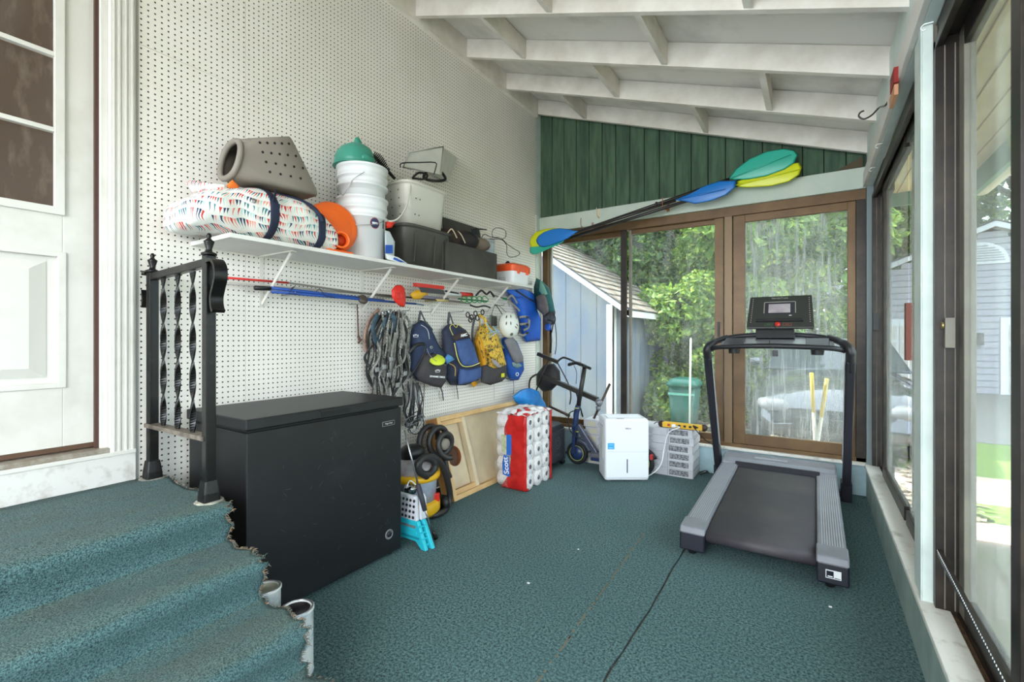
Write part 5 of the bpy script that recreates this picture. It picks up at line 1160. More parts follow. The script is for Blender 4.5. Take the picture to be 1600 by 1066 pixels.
MB().tube([a4(858,635,4.0),a4(890,650,4.0)],[.012,.015],8).build('lower_grip',mat('rust_brown_tube',(72,54,46),.5),t)
MB().tube([a4(845,620,4.02),a4(850,655,4.02),Vector((.22,4.03,.0))],.012,6).build('leg',FB,t)
MB().tube([a4(900,612),Vector((.60,4.06,.41))],.008,6).build('rear_strut',FB,t)

# stacked flooring boxes
BX=mat('carton_grey_print',(206,206,210),.6,c2=(184,184,190),sc=5); PR=mat('carton_print_dark',(150,150,154),.7,c2=(88,90,96),sc=70,stretch=(1,1,1),lo=.42,hi=.58); LN=mat('carton_ink',(112,112,122),.7)
def carton(k):
    z=.001+.0668*k; h=.0655; x0,x1=.640+.01*math.sin(k*2.1),1.606+.008*math.sin(k*3.3); y0=4.005+.006*math.sin(k*1.7); y1=4.262
    names=['bottom','second lowest','third lowest','third highest','second highest','top']
    t=thing('flooring_carton','long white printed flooring carton, %s of the stack under the far window'%names[k],'carton',((x0+x1)/2,4.13,z),group='flooring cartons under the far window')
    MB().box(x0,x1,y0,y1,z,z+h).build('carton_body',BX,t,bevel=.002)
    MB().box(x1-.19,x1-.035,y0-.0012,y0,z+.012,z+h-.008).build('text_panel',PR,t)
    MB().box(x1-.205,x1-.202,y0-.0012,y0,z+.004,z+h-.004).build('print_line',LN,t)
    for j in range(4): MB().box(.99+.02*j,1.30-.015*j+.03*math.sin(k+j),y0-.0012,y0,z+.012+.012*j,z+.0145+.012*j).build('print_line',LN,t)
    MB().tube([(x0+.16+.016*math.cos(2*PI*q/14),y0-.001,z+.034+.016*math.sin(2*PI*q/14)) for q in range(14)],.0018,4,closed=True).build('round_mark',LN,t)
    for j in range(2): MB().box(x0+.20,x0+.30-.02*j,y0-.0012,y0,z+.02+.02*j,z+.024+.02*j).build('print_line',LN,t)
    MB().box(x0+.04,x0+.12,y0-.0012,y0,z+.008,z+.052).build('cream_panel',mat('carton_cream',(198,194,170),.7),t)
    MB().box(x1,x1+.0012,y0+.02,y1-.02,z+.01,z+h-.01).build('end_label',mat('carton_white',(226,226,228),.5),t)
for k in range(6): carton(k)
# power strip and cords
t=thing('power_strip','yellow metal power strip with black ends lying on the stacked flooring cartons','power strip',(1.45,4.05,.405))
pa=at(1036,662,'y',4.03); pb=at(1098,670,'y',4.03); pa.z=.428; pb.z=.428; dd=(pb-pa).normalized(); 
MB().bar(pa,pb,.055,.042).build('housing',mat('strip_yellow',(228,178,36),.4),t,bevel=.004)
fd=Vector((dd.y,-dd.x,0)); 
for k in range(6):
    c=pa+dd*(.055+.043*k)+fd*.028; MB().obox(c-dd*.010-Z*.008,dd*.02,fd*.002,Z*.018).build('outlet' if k else 'red_switch',BLK if k else mat('switch_red',(180,40,30),.4),t)
for c in (pa-dd*.01,pb+dd*.01): MB().lathe([(0,-.012),(.028,-.012),(.028,.012),(0,.012)],c,fd,16).build('end_cap',mat('brown_cap',(62,46,40),.5),t)
c=pa+dd*.10+fd*.035; MB().obox(c-dd*.014-Z*.012,dd*.03,fd*.03,Z*.026).build('white_plug',WPL,t,bevel=.004)
MB().tube(spline([c+fd*.03,at(1062,668,'y',3.93),at(1045,676,'y',3.93),at(1038,700,'y',3.93),at(1034,722,'y',3.9),at(1026,735,'y',3.88),at(1013,744,'y',3.84)],6),.0045,6).build('white_cord',WPL,t)
MB().tube(spline([pb-dd*.03+fd*.03,at(1083,666,'y',3.96),at(1098,684,'y',4.1),at(1112,694,'y',4.2),at(1122,698,'y',4.24)],6),.004,6).build('black_cord',BLK,t)
MB().tube(spline([pa-dd*.02+Vector((0,.02,0)),at(1026,660,'y',4.1),at(1021,663,'y',4.15)],6),.004,6).build('black_cord',BLK,t)
for k,(l) in enumerate(([(1094,742),(1104,736),(1115,727),(1120,720)],[(1092,740),(1100,731),(1112,728),(1122,722)])):
    P=[at(x,y,'z',.006) for x,y in l]
    for i,q in enumerate(P): q.z=.006+(.02 if i==2 else 0); q.y=min(q.y,4.24)
    o=MB().tube(spline(P,5),.004,6).build('floor_cable',BLK,None); tag(o,('black cable on the carpet between cartons and treadmill, the nearer one','black cable on the carpet between cartons and treadmill, the farther one')[k],'cable')

# dehumidifier
t=thing('dehumidifier','white boxy dehumidifier with a blue energy sticker standing on the carpet','dehumidifier',(1.021,3.556,0),YAW)
w_,d_,h_=.358,.265,.507
def L(mb,n,m,**k): return mb.build(n,m,t,world=False,**k)
WB=mat('appliance_white',(236,238,242),.3)
L(MB().loft([rrect((w_/2,d_/2,.012),X,Y,w_/2-.006,d_/2-.006,14,40),rrect((w_/2,d_/2,.02),X,Y,w_/2,d_/2,14,40),rrect((w_/2,d_/2,h_-.02),X,Y,w_/2,d_/2,14,40),rrect((w_/2,d_/2,h_-.005),X,Y,w_/2-.006,d_/2-.006,14,40),rrect((w_/2,d_/2,h_),X,Y,w_/2-.02,d_/2-.02,12,40)],smooth=False),'casing',WB,bevel=.003)
L(MB().box(.004,w_-.004,-.012,.01,.03,h_-.006),'front_panel',WB,bevel=.010)
L(MB().box(.03,w_-.03,.03,.034,h_,h_+.002).box(.03,w_-.03,.05,.20,h_-.001,h_+.0015),'top_grille',mat('grille_light',(196,200,204),.5))
for k in range(9): L(MB().box(.04,w_-.04,.055+k*.016,.06+k*.016,h_,h_+.004),'grille_slat',WB)
L(MB().box(.10,.16,.015,.022,h_,h_+.003),'control_strip',GRY)
L(MB().box(w_*.5-.004,w_*.5+.004,-.0135,-.011,.075,.185),'level_window',mat('window_dark',(60,64,76),.3))
L(MB().box(.015,w_-.015,-.0125,-.0118,.245,.2465),'bucket_seam',mat('seam_grey',(176,180,186),.5))
sk=L(MB().box(.022,.075,-.0135,-.0118,.265,.315),'energy_sticker',mat('sticker_cyan',(44,166,224),.5)); L(MB().box(.03,.067,-.0142,-.0134,.272,.2735).box(.03,.06,-.0142,-.0134,.280,.2815).box(.032,.066,-.0142,-.0134,.300,.302),'sticker_line',WPL)
M_=MW[t.name]; text('logo_text','DELLA',.016,M_@Vector((w_*.52,-.0128,h_-.075)),M_.to_3x3()@X,Z,mat('logo_grey',(96,100,108),.5),t,.0006,bold=.0006)
L(MB().box(-.001,.001,.07,.20,.16,.44),'side_vent_frame',mat('grille_light',(196,200,204),.5))
for k in range(16): L(MB().box(-.004,.001,.075,.195,.17+k*.0165,.177+k*.0165),'side_slat',WB)
L(MB().box(-.003,.0005,.10,.115,.19,.42),'yellow_label_strip',mat('label_yellow',(208,196,110),.5))
for a_,b_ in ((.04,.04),(w_-.04,.04),(.04,d_-.04),(w_-.04,d_-.04)): L(MB().lathe([(.016,0),(.018,.014),(0,.014)],(a_,b_,0),n=12),'caster',GRY)

# ================================================================== treadmill
t=thing('treadmill','grey and black folding treadmill with a slanted console facing the room','treadmill',(2.2,3.3,0))
TG_=mat('tread_grey',(128,130,138),.45,c2=(112,114,122),sc=6); TD=mat('tread_dark',(44,44,50),.4); BELT=mat('belt_black',(62,58,64),.6,c2=(84,78,80),sc=2.5,lo=.45,hi=.8,bmp=.2,bsc=300); TNV=mat('tread_ink',(28,28,40),.3)
xa,xb=1.833,2.573; ya=2.60; yf=4.0
def zdeck(y): return .150+.05*(y-2.6)/1.4
mb=MB()
mb.prism([(0,2.66,zdeck(2.66)-.03),(0,3.95,zdeck(3.95)-.03),(0,3.95,zdeck(3.95)-.075),(0,2.66,zdeck(2.66)-.075)],(xb-xa-.10,0,0)); mb.v=[p+Vector((xa+.05,0,0)) for p in mb.v]; mb.build('deck_frame',BLK,t)
# belt: wraps round the rear roller
bp=[(3.96,zdeck(3.96)-.012)]+[(2.68,zdeck(2.68)-.014)]+[(2.655+.0-.028*math.sin(a),zdeck(2.66)-.044+.030*math.cos(a)) for a in [R(15*k) for k in range(1,13)]]+[(3.9,zdeck(3.9)-.09)]
secs=[[Vector((x,y,z)) for y,z in bp] for x in (xa+.125,xb-.125)]
mb=MB().loft(secs,smooth=True,caps=False,closed=False); o=mb.build('belt',BELT,t); s_=o.modifiers.new('thickness','SOLIDIFY'); s_.thickness=.004
for x0,x1,sg in ((xa,xa+.12,1),(xb-.12,xb,-1)):
    rail=MB().prism([(x0,2.70,zdeck(2.70)-.045),(x0,4.0,zdeck(4.0)-.045),(x0,4.0,zdeck(4.0)),(x0,2.70,zdeck(2.70))],(x1-x0,0,0)).build('side_rail',TG_,t,bevel=.008)
    for k in range(9):
        xx=x0+.018+.0105*k; MB().obox((xx,2.72,zdeck(2.72)-.001),(.0055,0,0),(0,1.26,.045),(0,0,.0035)).build('grip_ridge',mat('ridge_grey',(156,158,166),.5),rail)
    # rear end cap
    xo=x0-.004; w_=x1-x0+.008
    cap=MB().prism([(xo,2.60,.03),(xo,2.80,.03),(xo,2.80,.09),(xo,2.74,.135),(xo,2.61,.125)],(w_,0,0)).build('end_cap',TNV,t,bevel=.008)
    MB().prism([(xo,2.605,.12),(xo,2.74,.128),(xo,2.74,.162),(xo,2.62,.152)],(w_,0,0)).build('cap_top',TG_,t,bevel=.006)
    MB().lathe([(0,0),(.02,0),(.02,.032),(0,.032)],(x0+.05,2.66,0),n=14).build('foot',BLK,t)
cp=t
# emblem on right cap
lg=MB().box(2.485,2.545,2.5935,2.597,.062,.100).build('emblem_plate',WPL,t)
MB().box(2.488,2.516,2.592,2.5935,.066,.096).box(2.519,2.542,2.592,2.5935,.066,.069).build('emblem_dark',TNV,lg)
MB().prism([(2.519,2.592,.069),(2.530,2.592,.081),(2.519,2.592,.096)],(0,.0015,0)).prism([(2.530,2.592,.069),(2.543,2.592,.069),(2.535,2.592,.081),(2.543,2.592,.096),(2.530,2.592,.096),(2.535,2.592,.088)],(0,.0015,0)).prism([(2.493,2.5905,.070),(2.512,2.5905,.070),(2.512,2.5905,.075),(2.493,2.5905,.075)],(0,.001,0)).build('emblem_wedge',WPL,lg)
# hood
hd=[(3.93,zdeck(3.93)-.05),(3.93,zdeck(3.93)+.012),(3.99,.232),(4.12,.245),(4.19,.22),(4.215,.15),(4.215,.05),(4.0,.05)]
MB().prism([(xa+.0,y,z) for y,z in hd],(xb-xa,0,0)).build('motor_hood',TG_,t,bevel=.012)
MB().prism([(xa+.10,3.90,zdeck(3.9)-.01),(xa+.10,3.93,zdeck(3.9)+.02),(xa+.10,3.96,zdeck(3.9)+.02),(xa+.1,3.96,zdeck(3.9)-.01)],(xb-xa-.2,0,0)).build('hood_lip',TD,t)
MB().box(xa+.22,xb-.3,4.02,4.06,.236,.240).build('hood_line',mat('ridge_grey',(156,158,166),.5),t)
MB().box(xa-.02,xb+.04,4.06,4.12,.03,.07).build('base_bar',TD,t)
for x in (xa-.045,xb+.060):
    sg=-1 if x<2.2 else 1
    MB().bar((x,4.10,.10),(x,3.63,1.03),.05,.075,up=(0,1,.5)).build('upright',TD,t,bevel=.008)
    MB().box(x-.032,x+.032,4.05,4.17,.0,.135).build('base_bracket',TNV,t,bevel=.004)
    sh_=mat('silver_plastic',(168,170,174),.35,.3)
    MB().prism([(x-sg*.026,3.99,.30),(x-sg*.026,3.66,.98),(x-sg*.030,3.60,1.02),(x-sg*.026,3.93,.34)],(-sg*.005,0,0)).build('inner_strip',sh_,t)
    P=spline([(x,3.66,.96),(x,3.62,1.04),(x-sg*.002,3.60,1.085),(x-sg*.02,3.62,1.115),(x-sg*.06,3.68,1.145),(x-sg*.11,3.74,1.165)],5)
    MB().tube(P,[.036]*10+[.034]*(len(P)-18)+[.026]*8,10,flat=.8).build('elbow',mat('elbow_black',(34,34,38),.45),t)
xm=(xa+xb)/2+.008; e0=xa-.045; e1=xb+.06
MB().tube(spline([(e0+.03,3.615,1.085),(e0+.12,3.555,1.103),(xm,3.52,1.112),(e1-.12,3.555,1.103),(e1-.03,3.615,1.085)],8),.017,8).build('hand_bar',mat('elbow_black',(34,34,38),.45),t)
# rear arch + tray
arch=spline([(e0+.09,3.72,1.155),(e0+.2,3.765,1.178),(xm,3.785,1.19),(e1-.2,3.765,1.178),(e1-.09,3.72,1.155)],8)
MB().tube(arch,.018,8,flat=.8).build('rear_arch',mat('elbow_black',(34,34,38),.45),t)
secs=[]
for i in range(17):
    k=i/16; x=e0+.085+(e1-e0-.17)*k; b=1-(2*k-1)**2; yb1=3.60-.07*b; yt=3.70+.08*b
    secs.append([Vector((x,yb1,1.10+.012*b)),Vector((x,yt,1.145+.03*b)),Vector((x,yt,1.120+.03*b)),Vector((x,yb1,1.085+.012*b))])
tr=MB().loft(secs,smooth=False).build('tray',mat('silver_plastic',(168,170,174),.35,.3),t)
for (xq0,xq1) in ((e0+.11,e0+.24),(e1-.24,e1-.11)):
    MB().obox((xq0,3.585,1.112),(xq1-xq0,.0,.0),(0,.12,.048),(0,-.002,.006)).build('cup_well',TD,tr,bevel=.003)
    MB().lathe([(.035,0),(.04,.04),(.04,.045),(0,.045)],((xq0+xq1)/2,3.63,1.055),n=18).build('cup_holder',BLK,tr)
MB().obox((xm-.12,3.68,1.148),(.24,0,0),(0,.07,.03),(0,-.002,.006)).build('tray_recess',TD,tr,bevel=.003)
# console
cl,cr=2.04,2.443; cb,ct=1.238,1.462; yc0,yc1=3.70,3.78
def cp3(u,v,d=0):  # on the slanted console face
    x=cl+(cr-cl)*u+(.008*(1-2*u))*(v) ; return Vector((x,yc0-.08+ (yc1-yc0)*v,cb-.006+(ct-cb)*v))+Vector((0,-1,.36)).normalized()*d
con=MB().loft([[cp3(0,0),cp3(1,0),cp3(.985,1),cp3(.025,1)],[cp3(.02,.02,-.035),cp3(.98,.02,-.035),cp3(.96,.98,-.035),cp3(.04,.98,-.035)]],smooth=False).build('console',mat('console_black',(46,48,44),.35),t,bevel=.006)
def patch(n,u0,u1,v0,v1,d0,d1,m,par=con,bev=0):
    a=[cp3(u0,v0,d0),cp3(u1,v0,d0),cp3(u1,v1,d0),cp3(u0,v1,d0)]; e=cp3(0,0,d1)-cp3(0,0,d0); return MB().prism(a,e).build(n,m,par,bevel=bev)
patch('screen_bezel',.28,.73,.42,.80,.0005,.002,TD)
SILV=mat('silver_line',(176,172,162),.35,.5)
patch('bezel_line',.27,.73,.795,.81,.001,.004,SILV); patch('bezel_line',.258,.27,.46,.80,.001,.004,SILV); patch('bezel_line',.73,.742,.46,.80,.001,.004,SILV)
patch('screen',.33,.66,.47,.74,.002,.003,mat('lcd_grey',(176,166,166),.25,c2=(150,142,146),sc=12))
patch('ledge',.15,.84,.185,.27,.0005,.02,BLK); 
patch('green_button',.28,.40,.07,.15,.0005,.0025,mat('btn_green_line',(52,84,50),.5)); patch('orange_button',.55,.68,.07,.15,.0005,.0025,mat('btn_orange_line',(120,62,36),.5))
patch('button_face',.29,.39,.082,.138,.0024,.003,mat('console_black',(46,48,44),.35)); patch('button_face',.56,.67,.082,.138,.0024,.003,mat('console_black',(46,48,44),.35))
patch('small_mark',.64,.68,.375,.395,.0005,.0012,WPL)
for k in range(12):
    v=.18+.72*k/11
    patch('key_mark',.055+.02*v,.07+.02*v,v,v+.022,.0005,.0012,SILV); patch('key_mark',.935-.005*v,.95-.005*v,v,v+.022,.0005,.0012,SILV)
MB().lathe([(0,0),(.017,0),(.017,.004),(.010,.010),(0,.011)],cp3(.475,.115,.0005),(0,-1,.36),18).build('safety_key',mat('key_red',(206,50,40),.35),con)
text('console_text','NordicTrack',.019,cp3(.5,.925,.001),X,(cp3(0,1)-cp3(0,0)),SILV,con,.0004)
text('button_text','START',.008,cp3(.34,.11,.0034),X,(cp3(0,1)-cp3(0,0)),mat('btn_green_txt',(96,150,90),.5),con,.0003)
text('button_text','STOP',.008,cp3(.615,.11,.0034),X,(cp3(0,1)-cp3(0,0)),mat('btn_orange_txt',(190,90,50),.5),con,.0003)
MB().obox((xm-.115,3.66,1.165),(.23,0,0),(0,.10,0),(0,.02,.07)).build('console_neck',BLK,t,bevel=.004)
k0=cp3(.475,.115,.012)
MB().tube(spline([k0,(xm-.01,3.57,1.19),(xm-.02,3.51,1.12),(xm+.01,3.50,1.10)],5),.002,5).build('key_cord',BLK,t)
MB().box(xm+.0,xm+.032,3.488,3.50,1.045,1.085).build('key_clip',BLK,t,bevel=.003)

# ================================================================== paddles and header bits
PB=mat('paddle_blue',(28,118,200),.35); PT=mat('paddle_teal',(52,178,154),.35); PY=mat('paddle_yellow',(220,226,30),.35)
def c4(l,y,k=2.857,ox=820,oy=170): return [at(ox+a/k,oy+b/k,'y',y) for a,b in l]
def blade(t,l,y,m,n='blade',k=2.857,ox=820,oy=170,h=.012):
    P=c4(dens(l,2),y,k,ox,oy); MB().pillow(P,(0,-1,0),h,.004,p=1.6).build(n,m,t)
def ridge(t,a,b,m): MB().tube([a,a.lerp(b,.5),b],[.006,.007,.002],6,flat=.6).build('blade_ridge',m,t)
yR,yL=4.12,3.97
SH=mat('shaft_black',(38,34,32),.35)
yel=([(945,325),(1000,305),(1100,275),(1180,245),(1225,240),(1237,262),(1225,295),(1180,325),(1100,345),(1000,352),(950,350)],[(215,640),(240,560),(300,500),(400,465),(520,450),(620,470),(560,560),(480,640),(400,690),(345,700),(240,690)])
tea=([(910,310),(940,270),(1000,225),(1080,190),(1160,177),(1205,185),(1220,205),(1205,240),(1160,270),(1080,300),(1000,315),(925,318)],[(220,740),(225,690),(330,680),(420,660),(560,600),(680,560),(640,630),(560,670),(480,700),(400,740),(320,775),(260,780),(225,760)])
blu=([(668,405),(720,385),(800,345),(870,322),(945,320),(940,350),(900,385),(830,412),(760,425),(720,415),(690,410)],[(300,600),(330,550),(400,500),(500,465),(600,455),(700,465),(780,480),(830,490),(770,530),(700,580),(600,625),(500,660),(400,690),(345,680),(310,640)])
for (nm,(rb,lb),m,dy,sh,lab) in (('yellow',yel,PY,.03,((890,372),(1145,291)),'kayak paddle with yellow blades, rearmost of the paddles on the far wall'),('teal',tea,PT,.012,((892,366),(1140,280)),'kayak paddle with teal blades hanging over the far windows'),('blue',blu,PB,-.02,((897,364),(1056,313)),'kayak paddle with blue blades, shortest reach of the paddles on the far wall')):
    a=at(*sh[0],'y',yL+dy+.03); b=at(*sh[1],'y',yR+dy)
    t=thing('kayak_paddle',lab,'paddle',tuple(a.lerp(b,.5)))
    MB().tube([a,a.lerp(b,.5),b],.0145,10).build('shaft',SH,t)
    blade(t,rb,yR+dy,m); P=c4(lb,yL+dy,8,800,300); MB().pillow([p for p in c4(dens(lb,2),yL+dy,8,800,300)],(0,-1,0),.012,.004,p=1.6).build('blade',m,t)
    cR=sum(c4(rb,yR+dy-.012),Vector())/len(rb); ridge(t,b-Y*.01,cR+(cR-b)*.7-Y*.001,m)
    if nm=='teal': MB().tube([b.lerp(a,.42)-(b-a)*.006,b.lerp(a,.42)+(b-a)*.006],.024,10).build('drip_ring',BLK,t)
    if nm=='blue': MB().tube([a-(b-a)*.03,a],.016,8).build('sleeve',mat('sleeve_blue',(70,160,214),.5),t)
RU=mat('rusty_clip',(186,120,74),.7,c2=(140,84,52),sc=30)
def clip(px,py,y,lab,m,s=1):
    t=thing('paddle_hook',lab,'hook',tuple(at(px,py,'y',YF-.02)))
    p=at(px,py,'y',YF-.022); q=at(px,py,'y',y)
    MB().box(p.x-.012,p.x+.012,YF-.024,YF-.02,p.z-.05*s,p.z+.045*s).build('back_plate',m,t)
    MB().tube(spline([(p.x,YF-.024,p.z-.03),(p.x,y+.04,p.z-.05),(p.x,y-.03,p.z-.045),(p.x,y-.045,p.z-.015),(p.x,y-.04,p.z+.03)],4),.007,6,flat=.5).build('hook_arm',m,t)
clip(1044,322,4.12,'rusty tan metal hook carrying the paddles, nearer the middle of the header',RU); clip(926,355,4.03,'pinkish metal hook carrying the left end of the paddles',mat('pink_rust',(170,128,116),.6))
clip(936,332,4.24,'empty cream painted hook on the header above the paddles',mat('cream_hook',(222,206,176),.6),.8)
# small hardware on the right header
t=thing('red_tag_block','small red and bare wood block fixed on the right header','block',(2.735,2.62,2.34))
p=at(1399,126,'x',2.74); q=at(1399,152,'x',2.74)
MB().box(2.725,2.742,p.y-.09,p.y+.03,p.z-.045,p.z+.02).build('red_face',mat('deep_red',(140,26,20),.6),t); MB().box(2.728,2.742,p.y-.07,p.y+.08,p.z-.09,p.z-.045).build('wood_part',mat('raw_wood',(206,150,112),.7),t)
t=thing('rafter_hook','dark steel S shaped hook screwed into the right header','hook',tuple(at(1388,158,'x',2.74)))
MB().tube(spline([at(1388,158,'x',2.745),at(1383,165,'x',2.735),at(1374,168,'y',3.15),at(1362,180,'y',3.15),at(1350,186,'y',3.15),at(1342,182,'y',3.15),at(1344,176,'y',3.15),at(1350,173,'y',3.15)],5),.0045,8).build('hook_wire',mat('dark_steel',(78,72,66),.35,.8),t)
for px,py,lb in ((1452,36,'tiny white cup hook on the right header above the window post'),(1375,225,'tiny white cup hook on the right header, middle of the three'),(1365,262,'tiny white cup hook on the right header, nearest the far corner')):
    p=at(px,py,'x',2.745); p.z=min(p.z,2.36); o=MB().tube(spline([p+Vector((.01,0,0)),p+Vector((-.012,0,0)),p+Vector((-.02,0,-.01)),p+Vector((-.014,0,-.02)),p+Vector((-.008,0,-.016))],4),.002,6).build('cup_hook',WPL,None); tag(o,lb,'hook','cup hooks in the header trim')
p=at(1419,505,'x',2.835); o=MB().box(2.815,2.84,p.y-.09,p.y-.04,1.06,1.34).build('pull_handle',mat('mahogany',(112,52,36),.5),w2)
# security bar across window
o=MB(); a=Vector((2.80,2.14,.44)); b=Vector((2.80,1.32,.405))
t=thing('slide_lock_bar','black and white notched bar lying across the near right window','bar',tuple(a))
MB().bar(a,b,.012,.02).build('bar_body',DBRONZE,t)
mb=MB()
for k in range(60): c=a.lerp(b,(k+.5)/60); mb.box(c.x-.0075,c.x-.006,c.y-.0015,c.y+.0015,c.z+.006,c.z+.0105)
mb.build('notch_marks',WPL,t)['kind']='stuff'

# ================================================================== outdoors
GZ=-.25
gd=MB().box(-30,40,4.39,60,GZ-.1,GZ).build('ground',mat('leafy_dirt',(96,88,76),.95,c2=(128,120,106),sc=2.5,lo=.4,hi=.7,bmp=.6,bsc=30),None); gd['kind']='structure'
g2=MB().box(2.9,40,-30,4.39,GZ-.1,GZ).build('ground_side',mat('side_dirt',(110,104,90),.95,c2=(90,92,66),sc=3,bmp=.5,bsc=30),None); g2['kind']='structure'
GR=mat('lawn_green',(120,146,60),.95,c2=(94,124,46),sc=12,bmp=.6,bsc=60)
def flat(name,x0,x1,y0,y1,m,z=.012): 
    mb=MB(); n=24; 
    top=[(x0+(x1-x0)*i/n,y0+.10*math.sin(i*.9),GZ+z) for i in range(n+1)]+[(x0+(x1-x0)*i/n,y1+.12*math.sin(i*.7+1),GZ+z) for i in range(n,-1,-1)]
    o=mb.prism(top,(0,0,-.02)).build(name,m,None); o['kind']='structure'; return o
flat('lawn_strip',3.2,30,6.3,14.5,GR); flat('lawn_strip',3.2,30,4.9,5.45,GR,.014); flat('gravel_path',3.1,30,5.4,6.35,mat('pale_gravel',(206,182,166),.9,c2=(176,156,140),sc=20),.016); flat('gravel_path',3.1,30,4.45,4.95,mat('pale_gravel',(206,182,166),.9,c2=(176,156,140),sc=20),.012)
flat('driveway',1.2,14,8.6,15.6,mat('driveway_grey',(140,138,134),.9,c2=(116,114,112),sc=6),.02)
# leaf litter
random.seed(11); mb=MB()
for i in range(2600):
    x=random.uniform(-.3,3.6); y=random.uniform(4.9,9.5); a=random.uniform(0,PI); s=random.uniform(.03,.07); z=GZ+random.uniform(.01,.06)
    u=Vector((math.cos(a),math.sin(a),random.uniform(-.3,.3)))*s; v=Vector((-math.sin(a),math.cos(a),random.uniform(-.3,.3)))*s*.6; c=Vector((x,y,z))
    mb.add([c-u,c+v,c+u,c-v],[(0,1,2,3)])
tag(mb.build('leaf_litter',mat('litter_pale',(178,166,146),.8,c2=(104,92,72),sc=9),None),'pale fallen leaves scattered on the ground beyond the far window','leaves',kind='stuff')
# shed
t=thing('garden_shed','blue grey board sided garden shed with white trim and a shingled roof outside','shed',(-1.5,7.8,GZ))
SDG=mat('shed_boards',(98,112,132),.8,c2=(124,128,128),sc=2,stretch=(1,1,.6),bmp=.15); xr=-.03; y0,y1=6.5,9.6
def zr_(x): return 1.70-.70*(x-xr)
x=xr
while x>-3.6:
    xl=max(x-.255,-3.6); MB().prism([(xl+.004,y0,GZ),(x-.004,y0,GZ),(x-.004,y0,zr_(x)-.03),(xl+.004,y0,zr_(xl)-.03)],(0,.02,0)).build('board',SDG,t); x=xl
MB().prism([(-3.6,y0+.012,GZ),(xr,y0+.012,GZ),(xr,y0+.012,zr_(xr)-.04),(-3.6,y0+.012,zr_(-3.6)-.04)],(0,.03,0)).build('board_groove_back',mat('groove_dark',(70,78,90),.9),t)
y=y0
while y<y1:
    ye_=min(y+.255,y1); MB().box(xr-.02,xr,y+.004,ye_-.004,GZ,1.66).build('board',SDG,t); y=ye_
MB().box(xr-.04,xr-.01,y0,y1,GZ,1.65).build('side_back',mat('groove_dark',(70,78,90),.9),t)
WT=mat('shed_trim_white',(226,228,228),.5,c2=(206,206,200),sc=5)
MB().box(xr-.09,xr+.02,y0-.025,y0,GZ,1.64).build('corner_trim',WT,t); MB().box(xr,xr+.02,y0-.025,y0+.09,GZ,1.64).build('corner_trim',WT,t)
MB().prism([(xr+.27,y0-.06,zr_(xr+.27)-.06),(xr+.27,y0-.06,zr_(xr+.27)+.04),(-3.7,y0-.06,zr_(-3.7)+.04),(-3.7,y0-.06,zr_(-3.7)-.06)],(0,.03,0)).build('rake_trim',WT,t)
MB().box(xr+.23,xr+.27,y0-.06,y1+.06,zr_(xr+.27)-.06,zr_(xr+.27)+.04).build('eave_trim',WT,t)
SHG=[mat('shingle_grey',(140,134,126),.95,c2=(112,106,98),sc=14,bmp=.5),mat('shingle_brown',(126,112,98),.95,c2=(98,88,78),sc=14,bmp=.5)]
rows_=22
for i in range(rows_):
    xe=xr+.29-i*.17; xu=xe-.19; off=(i%2)*.15
    y=y0-.08-off
    cnt=0
    while y<y1+.08 and cnt<10:
        ye_=y+.32; a=max(y,y0-.08); b=min(ye_-.006,y1+.08)
        if b>a: MB().prism([(xe,a,zr_(xe)+.062),(xu,a,zr_(xu)+.045),(xu,a,zr_(xu)+.05),(xe,a,zr_(xe)+.075)],(0,b-a,0)).build('shingle',SHG[(i*7+cnt*3)%2],t)
        y=ye_; cnt+=1
MB().prism([(xr+.27,y0-.07,zr_(xr+.27)+.03),(-3.7,y0-.07,zr_(-3.7)+.03),(-3.7,y0-.07,zr_(-3.7)+.05),(xr+.27,y0-.07,zr_(xr+.27)+.05)],(0,y1-y0+.14,0)).build('roof_deck',mat('groove_dark',(70,78,90),.9),t)
# garage
t=thing('garage','pale grey clapboard garage with a low gable and an arched louvre beyond the lawn','garage',(6.1,16,GZ))
gy=16; gx0,gx1,gp,zp=3.0,9.2,6.1,3.95; sl=.44
def zg(x): return zp-.22-sl*abs(x-gp)
CB=mat('clapboard_grey',(176,176,188),.8); z=GZ
while z<zp-.25:
    zt2=z+.16
    xl=gx0 if zt2<zg(gx0) else gp-(zp-.22-z-.02)/sl; xr2=2*gp-xl
    if xr2-xl>.2: MB().prism([(xl,gy,z),(xr2,gy,z),(xr2,gy,z+.155),(xl,gy,z+.155)],(0,.05,0)).build('clapboard',CB,t).rotation_euler=(0,0,0)
    MB().box(xl,xr2,gy-.018,gy,z,z+.02).build('clapboard_lip',mat('clapboard_edge',(150,150,162),.8),t); z+=.16
MB().box(gx0,gx1,gy+.05,gy+6,GZ,zg(gx0)).build('side_walls',CB,t)
WG=mat('garage_trim',(224,228,236),.6)
for s_ in (-1,1):
    a=Vector((gp,gy-.25,zp-.12)); b=Vector((gp+s_*3.5,gy-.25,zp-.12-sl*3.5)); MB().obox(a,b-a,(0,.04,0),(0,0,.16)).build('rake_trim',WG,t)
    MB().obox(a+Vector((0,0,.13)),b-a,(0,6.4,0),(0,0,.05)).build('roof_slope',mat('roof_grey',(120,118,120),.9),t)
    MB().obox(a+Vector((0,.02,.0)),b-a,(0,.28,0),(0,0,.02)).build('soffit',mat('soffit_tan',(190,178,160),.8),t)
    MB().box(gp+s_*3.1-.06,gp+s_*3.1+.06,gy-.03,gy+.02,GZ,zg(gx0)).build('corner_board',WG,t)
vz=3.02; vr=.46; vx=5.85
